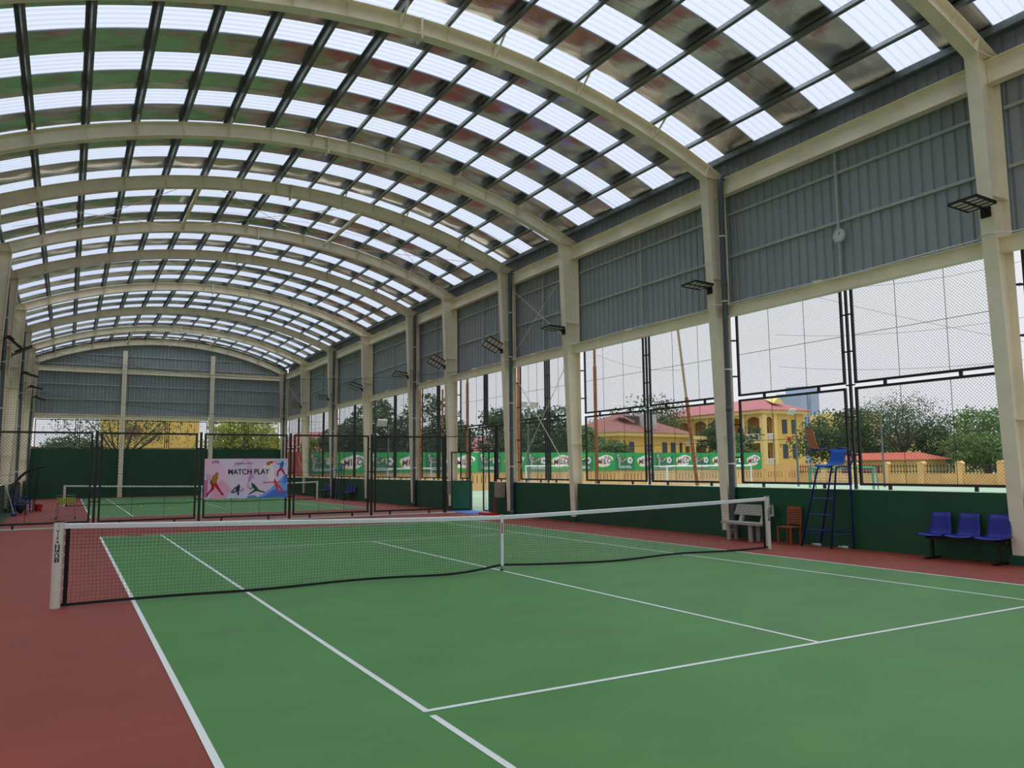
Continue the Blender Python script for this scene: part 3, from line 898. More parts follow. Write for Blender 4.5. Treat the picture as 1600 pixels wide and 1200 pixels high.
# ------------------------------------------------------------------ match banner on the fence
BX0, BX1, BZ0, BZ1 = -2.36, .42, .76, 2.12
def bwave(x, z_):
    return YF - .055 - .012 * math.sin(3.2 * x + 1.3 * z_) - .006 * math.sin(9 * x - 2 * z_) - .010 * math.exp(-((x + .95) / .12) ** 2)
root = thing('match_banner', 'pale pink and blue tennis banner reading MATCH PLAY, tied to the dividing fence', 'banner', ((BX0 + BX1) / 2, YF - .05, BZ0))
def UV(u, v): return BX0 + (BX1 - BX0) * u, BZ1 - (BZ1 - BZ0) * v
facets = [([(0, 0), (1, 0), (1, 1), (0, 1)], (206, 196, 216)),
          ([(0, .02), (.16, 0), (.30, .62), (.0, .98)], (214, 184, 206)), ([(.0, .55), (.04, .5), (.05, .98), (0, .98)], (176, 112, 158)),
          ([(.2, .5), (.32, .78), (.26, .99), (.06, .99), (.12, .72)], (206, 158, 184)),
          ([(.47, .0), (.53, .0), (.60, .55), (.54, .42)], (208, 170, 210)), ([(.53, .37), (.62, .58), (.57, .5), (.50, .68)], (178, 138, 196)),
          ([(.47, .03), (.30, .22), (.42, .16)], (196, 158, 206)), ([(.62, 1), (.78, .78), (.93, .47), (1, .5), (1, 1)], (110, 158, 220)),
          ([(.66, 1), (.84, .80), (1, .84), (1, 1)], (66, 112, 196)), ([(.47, .99), (.56, .93), (.72, 1)], (80, 126, 200)),
          ([(.27, .99), (.31, .80), (.46, .88), (.50, .99)], (184, 196, 226)), ([(.70, .2), (.80, .02), (.84, .5), (.80, .66)], (222, 216, 226)),
          ([(.94, .46), (1, .40), (1, .62), (.95, .66)], (70, 120, 200)), ([(.86, .0), (1, .0), (1, .3), (.93, .42)], (176, 190, 224))]
fm = [mat('banner_tone_%d' % i, rgb(*[min(250, v * 1.14) for v in c]), .75) for i, (p, c) in enumerate(facets)]
NX, NZ = 70, 34
b = MB()
def inside(p, poly):
    c = False; n = len(poly)
    for i in range(n):
        (x1, y1), (x2, y2) = poly[i], poly[(i + 1) % n]
        if (y1 > p[1]) != (y2 > p[1]) and p[0] < (x2 - x1) * (p[1] - y1) / (y2 - y1) + x1: c = not c
    return c
for i in range(NX + 1):
    for j in range(NZ + 1):
        x, zz = UV(i / NX, j / NZ); zz += .012 * math.sin(i * .35) * (j / NZ) - .02 * (1 - abs(2 * i / NX - 1)) * 0
        b.v.append((x, bwave(x, zz), zz))
for i in range(NX):
    for j in range(NZ):
        a = i * (NZ + 1) + j; b.f.append((a, a + 1, a + NZ + 2, a + NZ + 1))
        p = ((i + .5) / NX, (j + .5) / NZ); mi = 0
        for k, (poly, c) in enumerate(facets):
            if inside(p, poly): mi = k
        b.m.append(mi)
b.build('cloth', fm, root)
def decal(verts, off=.004):
    return [(x, bwave(x, zz) - off, zz) for (x, zz) in verts]
def letters(word, u, v, size, m, bold=.004, xs=1.0, shear=0.0, sp=1.0):
    vs, fs = text_mesh(word, size, bold, xs=xs, shear=shear, spacing=sp)
    cx, cz = UV(u, v); b = MB(); b.add(decal([(cx + p[0], cz + p[1]) for p in vs], .006), fs); b.build('lettering', m, root)
letters('MATCH PLAY', .52, .335, .25, black, .0055, .92)
letters('eTennis Viet', .455, .115, .098, mat('plum_ink', rgb(90, 40, 110), .7), .0018, 1.0, 0, 1.2)
letters('UTR', .125, .085, .125, black, .0025)
def figure(parts, limbs, m_list):
    b = MB()
    for (pts, w, mi) in limbs:
        q = [UV(*p) for p in pts]
        for k in range(len(q) - 1):
            (xa, za), (xb, zb_) = q[k], q[k + 1]; w0 = w[k] if isinstance(w, list) else w; w1 = w[k + 1] if isinstance(w, list) else w
            if w0 > .009: w0 *= 1.3; w1 *= 1.3
            d = Vector((xb - xa, zb_ - za)); 
            if d.length < 1e-5: continue
            n = Vector((-d.y, d.x)).normalized()
            b.add(decal([(xa + n.x * w0, za + n.y * w0), (xa - n.x * w0, za - n.y * w0), (xb - n.x * w1, zb_ - n.y * w1), (xb + n.x * w1, zb_ + n.y * w1)], .005), [(0, 1, 2, 3)], mi)
        for k, (x, zz) in enumerate(q):
            ww = w[k] if isinstance(w, list) else w
            if ww > .009: ww *= 1.3
            ring = [(x + ww * math.cos(t * PI / 4), zz + ww * math.sin(t * PI / 4)) for t in range(8)]
            b.add(decal(ring, .005), [tuple(range(8))], mi)
    b.build('printed_figure', m_list, root)
inkY = mat('ink_ochre', rgb(176, 132, 40), .7); inkR = mat('ink_crimson', rgb(190, 20, 50), .7); inkN = mat('ink_navy', rgb(26, 44, 84), .7)
inkG = mat('ink_green', rgb(24, 92, 66), .7); inkB = mat('ink_blue', rgb(30, 120, 190), .7); inkO = mat('ink_orange', rgb(226, 60, 50), .7); inkK = mat('ink_dark', rgb(60, 20, 40), .7)
def racket(c, r, tail, mi):
    ring = [(c[0] + r * .75 * math.cos(t * PI / 6), c[1] + r * 1.6 * math.sin(t * PI / 6)) for t in range(13)]
    return [(ring, .006, mi), ([(c[0] + r * .5, c[1] + r * 1.3), tail], .006, mi)]
figure(None, [([(.145, .38)], .045, 0), ([(.125, .46), (.115, .58)], [.075, .06], 0), ([(.10, .47), (.085, .56), (.075, .60)], .022, 3), ([(.10, .62), (.10, .74), (.045, .87)], [.045, .035, .02], 1), ([(.125, .62), (.17, .76), (.21, .88)], [.045, .03, .02], 1), ([(.045, .87), (.04, .90)], .02, 2), ([(.21, .87), (.22, .89)], .02, 2)] + racket((.045, .44), .028, (.075, .57), 2), [inkY, inkR, inkK, inkG])
figure(None, [([(.405, .675)], .03, 0), ([(.40, .72), (.385, .80)], [.05, .035], 0), ([(.37, .72), (.335, .80), (.32, .84)], .016, 0), ([(.40, .80), (.40, .90)], .022, 0), ([(.38, .82), (.335, .85)], .016, 0), ([(.41, .78), (.435, .82)], .01, 0)] + racket((.455, .77), .016, (.435, .82), 0), [inkN])
figure(None, [([(.565, .635)], .03, 0), ([(.58, .68), (.62, .78)], [.045, .045], 0), ([(.61, .80), (.56, .86), (.53, .91)], [.03, .02, .014], 0), ([(.63, .80), (.68, .84), (.715, .85)], [.028, .018, .014], 0), ([(.705, .83), (.715, .87)], .012, 1), ([(.57, .69), (.56, .76), (.54, .77)], .012, 0)] + racket((.52, .70), .02, (.54, .77), 0), [inkG, inkR])
figure(None, [([(.935, .08)], .028, 0), ([(.93, .13), (.92, .22)], [.05, .04], 0), ([(.91, .13), (.87, .14)], .014, 0), ([(.91, .26), (.88, .33), (.87, .45)], [.032, .025, .018], 1), ([(.925, .27), (.955, .37)], [.03, .022], 1), ([(.955, .38), (.98, .45)], .015, 2)] + racket((.845, .07), .018, (.88, .14), 3), [inkB, inkR, inkK, inkO])
figure(None, [([(.84, .545)], .026, 0), ([(.84, .59), (.87, .70)], [.035, .035], 0), ([(.82, .60), (.73, .605)], .012, 0), ([(.86, .595), (.94, .595)], .010, 0), ([(.86, .72), (.88, .80), (.885, .90)], [.028, .02, .016], 0), ([(.89, .70), (.93, .80), (.955, .88)], [.028, .02, .014], 0)] + racket((.71, .61), .018, (.735, .61), 1), [inkO, inkK])
figure(None, [([(.755, .125)], .055, 0), ([(.775, .10), (.80, .09)], .035, 1), ([(.975, .135)], .012, 2), ([(.445, .86)], .01, 2)], [inkY, inkO, inkK])
for u in (0, .5, 1):
    x, zz = UV(u, 0); b = MB(); b.wire((x, bwave(x, zz), zz), (x + .02, YF - .02, zz + .04), .004); b.build('tie', black, root)

# ------------------------------------------------------------------ gate in the right wall
root = thing('mesh_gate', 'tall black tube gate with mesh top in the right wall', 'gate', (8.0, 16.1, 0))
b = MB()
for y in (15.0, 17.22): b.bar((8.0, y, 0), (8.0, y, 3.36), .06, .06)
for z_ in (2.42, 2.50, 3.34): b.bar((8.0, 15.0, z_), (8.0, 17.22, z_), .045, .045)
b.bar((8.0, 16.1, 2.5), (8.0, 16.1, 3.34), .05, .05)
b.build('frame', tube_black, root)
b = MB(); chain_mesh(b, 'x', 8.0, 15.03, 17.19, 2.52, 3.32); b.build('mesh_infill', wire_dark, root)
leaf = MB()
for y in (15.06, 15.55, 16.02): leaf.bar((7.98, y, .06), (7.98, y, 2.38), .05, .05)
for z_ in (.06, 2.36): leaf.bar((7.98, 15.06, z_), (7.98, 16.02, z_), .05, .05)
for y in (15.3, 15.8): 
    leaf.path([(7.98, y, .1), (7.98, y + .03, .9), (7.98, y - .02, 1.6), (7.98, y, 2.3)], .006, 4)
leaf.build('closed_leaf', tube_black, root)
leaf = MB()
for p in ((7.95, 17.15), (7.25, 17.42)): leaf.bar((p[0], p[1], .06), (p[0], p[1], 2.38), .045, .045)
for z_ in (.08, 1.2, 2.36): leaf.bar((7.95, 17.15, z_), (7.25, 17.42, z_), .04, .04)
leaf.build('open_leaf', tube_black, root)
leaf = MB(); leaf.bar((7.92, 17.14, .64), (7.28, 17.39, .64), .01, 1.08, up=(0, 0, 1)); leaf.build('leaf_panel', mat('leaf_green', rgb(24, 92, 60), .6), root)
def elec_box(y, label):
    root = thing('electrical_box', label, 'electrical box', (7.55, y, .64), 'electrical boxes')
    b = MB(); b.box((7.42, y - .24, .64), (7.60, y + .24, 1.20)); b.build('cabinet', box_mat, root)
    b = MB(); b.box((7.41, y - .23, .66), (7.42, y + .23, 1.18)); b.build('door', box_mat, root)
    b = MB(); b.box((7.40, y - .19, .9), (7.41, y - .16, .95)); b.build('latch', black, root)
elec_box(13.82, 'grey-brown electrical box on the wall to the right of the gate')
elec_box(17.95, 'grey-brown electrical box on the wall to the left of the gate')
root = thing('red_stand', 'red metal stand with a flat base below the right electrical box', 'stand', (7.35, 14.1, 0))
b = MB(); b.bar((7.40, 14.0, .02), (7.40, 14.0, .62), .05, .03); b.build('upright', red_mat, root)
b = MB(); b.box((7.10, 13.75, 0.004), (7.45, 14.75, .07)); b.build('base', red_mat, root)
b = MB(); b.M = None; b.box((7.05, 16.3, .004), (8.05, 17.3, .016)); b.box((6.9, 15.1, .004), (7.95, 16.3, .012))
tag(b.build('door_mat', mat_blue), 'flat blue mat on the floor in front of the gate', 'mat')
# ------------------------------------------------------------------ umpire chairs
def umpire_chair(loc, label, flip=False):
    root = thing('umpire_chair', label, 'umpire chair', loc, 'umpire chairs')
    ox, oy = 7.45, -.49
    def T(p): return (p[0] - ox, p[1] - oy, p[2])
    f = {}   # legs: base and top points
    L1b, L1t = (7.28, 0.0, 0), (7.30, -.50, 1.66)
    L2b, L2t = (7.27, -.76, 0), (7.30, -.95, 1.66)
    L3b, L3t = (7.60, -.22, 0), (7.58, -.62, 1.66)
    L4b, L4t = (7.63, -1.02, 0), (7.58, -1.06, 1.66)
    def lerp(a, c, t): return tuple(a[k] + (c[k] - a[k]) * t for k in range(3))
    for (bb, tt) in ((L1b, L1t), (L2b, L2t), (L3b, L3t), (L4b, L4t)):
        m = MB(); m.path([T(bb), T(lerp(bb, tt, .96)), T((tt[0], tt[1] - .02, 1.66 - .01))], .019, 10); m.build('leg', navy_steel, root, local=True, smooth=True)
    for (bb) in (L1b, L2b, L3b, L4b):
        m = MB(); m.path([T((bb[0], bb[1], 0)), T((bb[0], bb[1], .05))], .023, 8); m.build('leg_cap', black, root, local=True)
    m = MB(); m.path([T(L1t), T((7.40, -.52, 1.68)), T(L3t)], .017, 8); m.path([T(L2t), T((7.44, -.98, 1.68)), T(L4t)], .017, 8); m.build('seat_rail', navy_steel, root, local=True)
    for z_ in (.36, .68, 1.01, 1.33):
        t = z_ / 1.66; m = MB(); m.path([T(lerp(L1b, L1t, t)), T(lerp(L2b, L2t, t))], .014, 8); m.build('rung', navy_steel, root, local=True)
    for (a0, a1, c0, c1, z_) in ((L1b, L1t, L3b, L3t, .28), (L2b, L2t, L4b, L4t, .30), (L3b, L3t, L4b, L4t, .36), (L2b, L2t, L4b, L4t, 1.33), (L1b, L1t, L3b, L3t, 1.33)):
        t = z_ / 1.66; m = MB(); m.path([T(lerp(a0, a1, t)), T(lerp(c0, c1, t))], .013, 8); m.build('brace', navy_steel, root, local=True)
    # shell seat: profile from front lip up to the backrest, swept across the width
    prof = [(7.17, 1.665), (7.20, 1.70), (7.32, 1.695), (7.44, 1.70), (7.50, 1.74), (7.53, 1.82), (7.56, 1.95), (7.585, 2.04)]
    m = MB(); n = 9
    for (px, pz) in prof:
        tt = (px - 7.17) / .415; wid = .21 if pz < 1.75 else .19 - .03 * (pz - 1.75)
        cy = -.74 - .10 * tt
        for k in range(n):
            u = -1 + 2 * k / (n - 1); cup = .02 * u * u
            m.v.append(T((px - (cup if pz > 1.75 else 0), cy + wid * u, pz + (cup if pz < 1.75 else 0))))
    for i in range(len(prof) - 1):
        for k in range(n - 1): a = i * n + k; m.f.append((a, a + 1, a + n + 1, a + n)); m.m.append(0)
    o = m.build('seat_shell', blue_seat, root, local=True, smooth=True)
    md = o.modifiers.new('thick', 'SOLIDIFY'); md.thickness = .012
    m = MB(); m.path([T((7.02, -.58, 2.03)), T((7.20, -.60, 2.045)), T((7.48, -.60, 2.05)), T((7.58, -.62, 1.98)), T((7.60, -.63, 1.80)), T(L3t)], .017, 8); m.build('armrest', navy_steel, root, local=True, smooth=True)
    m = MB(); m.path([T((7.30, -1.02, 2.04)), T((7.48, -1.07, 2.05)), T((7.59, -1.10, 1.98)), T((7.62, -1.11, 1.80)), T(L4t)], .017, 8); m.build('armrest', navy_steel, root, local=True, smooth=True)
    m = MB(); 
    a, c = (6.99, -.64, 2.05), (6.98, -.53, 2.48)
    m.add([T((6.99, -.79, 2.04)), T((6.99, -.56, 2.07)), T((6.98, -.48, 2.49)), T((6.98, -.66, 2.47)), T((7.01, -.79, 2.04)), T((7.01, -.56, 2.07)), T((7.0, -.48, 2.49)), T((7.0, -.66, 2.47))],
          [(0, 3, 2, 1), (4, 5, 6, 7), (0, 1, 5, 4), (1, 2, 6, 5), (2, 3, 7, 6), (3, 0, 4, 7)])
    m.build('writing_board', board_mat, root, local=True)
    m = MB(); m.bar(T((7.02, -.58, 2.02)), T((7.02, -.78, 2.02)), .02, .03); m.build('board_bracket', navy_steel, root, local=True)
    return root
umpire_chair((7.45, -.49, 0), 'tall blue umpire chair with tan board beside the nearest net post')
umpire_chair((7.40, 33.2, 0), 'tall blue umpire chair beyond the dividing fence')

# ------------------------------------------------------------------ rows of blue seats
def seat_row(y_first, dy, n, x, label):
    root = thing('beam_seating', label, 'seating', (x, y_first + dy * (n - 1) / 2, 0), 'blue beam seats')
    for i in range(n):
        cy = y_first + dy * i
        prof = [(-.42, .415), (-.36, .43), (-.20, .425), (-.06, .43), (-.02, .47), (.0, .56), (.03, .72), (.05, .83)]
        m = MB(); k_ = 9
        for (px, pz) in prof:
            wid = .235 if pz < .45 else (.20 if pz < .7 else .18 )
            for k in range(k_):
                u = -1 + 2 * k / (k_ - 1); cup = .022 * u * u
                m.v.append((x + px - (cup if pz > .46 else 0), cy + wid * u, pz + (cup if pz <= .46 else 0)))
        for a_ in range(len(prof) - 1):
            for k in range(k_ - 1): a = a_ * k_ + k; m.f.append((a, a + 1, a + k_ + 1, a + k_)); m.m.append(0)
        o = m.build('seat', navy_seat, root, smooth=True); md = o.modifiers.new('thick', 'SOLIDIFY'); md.thickness = .014
        m = MB()
        for k in range(4): m.box((x + .004 + .011 * k, cy - .07, .60 + .04 * k), (x + .010 + .011 * k, cy + .07, .606 + .04 * k))
        m.build('back_slots', black, root)
    ya, yb = sorted((y_first - .2 * (1 if dy > 0 else -1), y_first + dy * (n - 1) + .2 * (1 if dy > 0 else -1)))
    m = MB(); m.bar((x - .2, ya, .375), (x - .2, yb, .375), .05, .05); m.build('beam', black, root)
    for y in (ya + .12, yb - .12):
        m = MB(); m.bar((x - .2, y, .35), (x - .2, y, .03), .05, .05); m.bar((x - .42, y, .02), (x + .02, y, .02), .05, .03); m.bar((x - .38, y, .39), (x - .02, y, .39), .03, .03); m.build('leg', black, root)
seat_row(-2.92, -.52, 3, 7.60, 'row of three dark blue seats on a beam against the green wall at right')
seat_row(35.9, .54, 2, 7.60, 'pair of dark blue seats by the far right wall, right of the distant umpire chair')
seat_row(32.0, -.54, 3, 7.60, 'dark blue seats by the far right wall, left of the distant umpire chair')

# ------------------------------------------------------------------ stone bench
root = thing('stone_bench', 'pale speckled stone bench against the green wall behind the net post', 'bench', (7.3, 1.5, 0))
b = MB(); b.prism([(.93, .37), (2.12, .37), (2.12, .425), (.93, .425)], 'x', 7.05, 7.40); b.build('seat', stone, root)
b = MB(); b.add([(7.46, .92, .57), (7.46, 2.10, .57), (7.50, 2.02, .81), (7.50, .96, .81), (7.51, .92, .57), (7.51, 2.10, .57), (7.55, 2.02, .81), (7.55, .96, .81)], [(0, 1, 2, 3), (4, 7, 6, 5), (0, 4, 5, 1), (3, 2, 6, 7), (1, 5, 6, 2), (0, 3, 7, 4)])
b.build('backrest', stone, root)
for y in (1.2, 1.85):
    b = MB(); b.prism([(7.40, .425), (7.48, .425), (7.53, .60), (7.47, .60)], 'y', y - .05, y + .05); b.build('back_support', stone, root)
for (x, y) in ((7.13, 1.28), (7.13, 1.95), (7.36, 1.28), (7.36, 1.95)):
    b = MB(); b.path([(x, y, 0), (x, y, .37)], [.05, .055], 12); b.build('leg', stone, root)
# brown plastic chair
root = thing('plastic_chair', 'small brown plastic chair between the stone bench and the umpire chair', 'chair', (7.42, .42, 0))
b = MB(); b.box((7.24, .24, .36), (7.58, .62, .38)); b.build('seat', brown_pl, root)
b = MB()
b.M = Matrix.Translation((7.585, .43, .38)) @ Matrix.Rotation(.08, 4, 'Y')
for k in range(7): b.box((-.012, -.17, .05 + .05 * k), (.008, .17, .05 + .05 * k + .034))
b.box((-.014, -.19, 0), (.010, -.165, .40)); b.box((-.014, .165, 0), (.010, .19, .40)); b.box((-.014, -.17, .38), (.010, .17, .43))
b.build('slatted_back', brown_pl, root)
for (x, y) in ((7.26, .26), (7.26, .60), (7.56, .26), (7.56, .60)):
    b = MB(); b.bar((x, y, 0), (x, y, .36), .035, .035); b.build('leg', brown_pl, root)
# bottles lying by the wall
clear = mat('clear_plastic', rgb(214, 228, 226), .2, trans=.5)
for k, (y, lab) in enumerate(((-.22, 'clear plastic bottle lying behind the left foot of the umpire chair'), (-.88, 'clear plastic bottle lying under the umpire chair near its right leg'))):
    root = thing('plastic_bottle', lab, 'bottle', (7.52, y, 0), 'bottles by the wall')
    b = MB(); b.path([(7.5, y - .1, .034), (7.5, y + .05, .034), (7.505, y + .09, .034), (7.508, y + .11, .034)], [.032, .032, .016, .013], 12); b.build('body', clear, root, smooth=True)
    b = MB(); b.path([(7.508, y + .11, .034), (7.510, y + .13, .034)], .016, 10); b.build('cap', white, root)

# ------------------------------------------------------------------ things beyond the fence, left
root = thing('ball_cart', 'wire ball cart full of yellow balls beyond the dividing fence at left', 'ball cart', (-6.38, 21.9, 0))
cx, cy = -6.38, 21.9
b = MB(); hw, hd = .31, .22
for z_ in (.56, .66, .76, .86): 
    for (p, q) in (((-hw, -hd), (hw, -hd)), ((hw, -hd), (hw, hd)), ((hw, hd), (-hw, hd)), ((-hw, hd), (-hw, -hd))):
        b.bar((cx + p[0], cy + p[1], z_), (cx + q[0], cy + q[1], z_), .004 if z_ < .86 else .007, n=5)
for k in range(11):
    x = cx - hw + 2 * hw * k / 10
    for sy in (-hd, hd): b.wire((x, cy + sy, .56), (x, cy + sy, .86), .003)
    b.wire((x, cy - hd, .56), (x, cy + hd, .56), .003)
b.build('basket', galv, root)
for sx in (-1, 1):
    for sy in (-1, 1):
        b = MB(); b.bar((cx + sx * hw * .9, cy + sy * hd, .56), (cx + sx * hw, cy + sy * (hd + .05), .05), .008, n=6); b.build('leg', galv, root)
        b = MB(); b.ball((cx + sx * hw, cy + sy * (hd + .05), .03), .03, seg=8, rings=5); b.build('castor', black, root)
b = MB(); b.bar((cx - hw, cy - hd - .05, .1), (cx + hw, cy - hd - .05, .1), .007, n=5); b.bar((cx - hw, cy + hd + .05, .1), (cx + hw, cy + hd + .05, .1), .007, n=5); b.build('lower_bar', galv, root)
bm = MB(); bm.ball((0, 0, 0), .033, seg=10, rings=7)
ball0 = None; cnt = 0
def place_ball(p, label, group):
    global ball0
    if ball0 is None:
        ball0 = bm.build('tennis_ball', ball_mat, at=(0, 0, 0), smooth=True); o = ball0
    else:
        o = ball0.copy(); COL.objects.link(o)
    o.location = p; tag(o, label, 'tennis ball', group)
for lz in range(3):
    for ix in range(8):
        for iy in range(5):
            x = cx - .262 + ix * .075 + (.01 if lz % 2 else 0); y = cy - .165 + iy * .082 - (.01 if lz % 2 else 0)
            place_ball((x, y, .602 + lz * .07), 'yellow tennis ball piled in the wire ball cart', 'balls in the cart')
for k, (x, y, w) in enumerate(((-3.2, 30.5, 'left of the fence banner'), (-1.2, 24.5, None), (.1, 25.6, None), (1.5, 27.2, None), (2.6, 24.0, None), (3.4, 28.4, None), (4.9, 24.3, None), (0.9, 31.0, None), (-2.2, 27.6, None), (5.9, 30.5, None), (6.9, 33.3, None), (7.2, 30.6, None), (6.8, 37.5, None), (5.6, 38.2, None), (-3.9, 38.3, None), (3.0, 31.5, None))):
    place_ball((x, y, .039), 'yellow tennis ball lying loose on the floor beyond the dividing fence', 'loose balls beyond the fence')
root = thing('player_shelter', 'black curved canopy shelter against the far left wall', 'shelter', (-7.9, 29.0, 0))
for y in (28.0, 30.0):
    pts = []
    for k in range(13):
        t = k / 12; a = PI * .5 * t
        pts.append((-8.45 + 1.15 * (1 - math.cos(a)), y, .75 + 1.2 * math.sin(a)))
    b = MB(); b.path([(-8.45, y, 0)] + pts, .03, 6); b.build('rib', black, root)
    b = MB(); b.bar((-7.62, y, 0), (-7.50, y, 1.86), .035, .035); b.build('prop', black, root)
b = MB(); N = 10
for k in range(N):
    t0, t1 = .12 + .88 * k / N, .12 + .88 * (k + 1) / N
    P_ = lambda t, y: (-8.45 + 1.15 * (1 - math.cos(PI / 2 * t)), y, .79 + 1.2 * math.sin(PI / 2 * t))
    b.quad(P_(t0, 28.0), P_(t1, 28.0), P_(t1, 30.0), P_(t0, 30.0))
o = b.build('canopy_sheet', mat('smoke_sheet', rgb(30, 34, 34), .3), root); o.modifiers.new('thick', 'SOLIDIFY').thickness = .01
def armchair(x, y, label):
    root = thing('plastic_armchair', label, 'chair', (x, y, 0), 'blue armchairs')
    b = MB(); b.box((x - .22, y - .22, .38), (x + .22, y + .22, .42)); b.build('seat', navy_seat, root)
    b = MB(); b.box((x - .25, y - .22, .42), (x - .21, y + .22, .86)); b.build('backrest', navy_seat, root)
    for sy in (-1, 1):
        b = MB(); b.box((x - .2, y + sy * .22 - .02, .60), (x + .2, y + sy * .22 + .02, .63)); b.box((x + .17, y + sy * .22 - .02, .42), (x + .2, y + sy * .22 + .02, .60)); b.build('armrest', navy_seat, root)
        for sx in (-1, 1):
            b = MB(); b.bar((x + sx * .2, y + sy * .2, 0), (x + sx * .2, y + sy * .2, .38), .035, .035); b.build('leg', navy_seat, root)
armchair(-8.0, 26.2, 'dark blue armchair nearest the camera by the left wall shelter')
armchair(-7.95, 28.9, 'dark blue armchair under the curved black shelter')
root = thing('red_bucket', 'red bucket on the floor beside the black shelter', 'bucket', (-7.45, 29.6, 0))
b = MB(); b.path([(-7.45, 29.6, 0), (-7.45, 29.6, .30)], [.13, .18], 16); b.build('pail', red_mat, root)
b = MB(); b.path([(-7.45 + .18 * math.cos(a), 29.6, .30 + .12 * math.sin(a)) for a in [PI * k / 8 for k in range(9)]], .006, 5); b.build('handle', white, root)
b = MB(); b.ball((-8.05, 27.6, .30), .3, sc=(.6, .7, 1), seg=12, rings=8); tag(b.build('sports_bag', black, smooth=True), 'black sports bag standing between the blue armchairs', 'bag')
root = thing('push_broom', 'pale handled broom leaning on the left wall behind the armchair', 'broom', (-8.2, 25.4, 0))
b = MB(); b.bar((-8.15, 25.4, .05), (-8.52, 25.4, 1.35), .014, n=8); b.build('handle', white, root)
b = MB(); b.box((-8.24, 25.15, 0), (-8.08, 25.65, .09)); b.build('broom_head', navy_seat, root)

# ------------------------------------------------------------------ outside: ground, field wall, banners
b = MB(); b.quad((-260, -200, -.06), (520, -200, -.06), (520, 520, -.06), (-260, 520, -.06))
tag(b.build('ground', outer_ground), kind='structure')
b = MB(); b.box((8.4, -12, -.05), (56.6, 43.7, -.02)); tag(b.build('sports_field', turf), 'pale green artificial turf field outside the right wall', 'sports field')
b = MB(); yw = 44.05
b.box((8.0, yw, -.05), (61.5, yw + .22, 1.85), 0)
k = 0; x = 9.0
while x < 61.0:
    b.box((x, yw - .06, -.05), (x + .28, yw, 1.42), 0)
    for q in range(6):
        xx = x + .55 + q * .38; b.box((xx, yw - .012, .55), (xx + .07, yw + .0, 1.15), 1)
    x += 3.0
tag(b.build('field_wall', [orange_wall, ochre_dark]), 'long ochre boundary wall with slots and pilasters beyond the turf field', 'wall')
# advertising hoarding: drink banners and football banners alternate
X0 = 8.2; n = 0
def milo_panel(xc, k):
    root = thing('advertising_banner', 'bright green drink banner with white splash on the ochre wall, %s from left' % ORD[k], 'banner', (xc, yw - .1, 1.42), 'drink banners on the ochre wall')
    b = MB(); b.box((xc - 1.2, yw - .10, 1.42), (xc + 1.2, yw - .07, 2.98)); b.build('panel', ban_green, root)
    blob = []; blob2 = []
    for q in range(28):
        a = 2 * PI * q / 28; r = 1 + .07 * math.sin(5 * a + .6) + .05 * math.sin(3 * a)
        blob.append((xc + .86 * r * math.cos(a) + .05, 2.27 + .50 * r * math.sin(a) + .10 * math.cos(a)))
        blob2.append((xc + .80 * r * math.cos(a) - .10, 2.20 + .50 * r * math.sin(a) + .06 * math.cos(a)))
    for nm, bl, m_, yy in (('swirl', blob2, ban_yellow, yw - .105), ('splash', blob, white, yw - .110)):
        b = MB(); b.add([(p[0], yy, p[1]) for p in bl] + [(xc, yy, 2.25)], [(q, (q + 1) % 28, 28) for q in range(28)]); b.build(nm, m_, root)
    vs, fs = text_mesh('MILO', .66, .012, xs=.95, shear=.12, spacing=1.04); b = MB(); b.add([(xc + v[0] + .02, yw - .115, 2.20 + v[1] + .10 * v[0]) for v in vs], fs); b.build('lettering', ban_brown, root)
    vs, fs = text_mesh('Nestle', .2, .006); b = MB(); b.add([(xc + .32 + v[0], yw - .115, 2.57 + v[1] + .10 * v[0]) for v in vs], fs); b.build('small_lettering', ban_red, root)
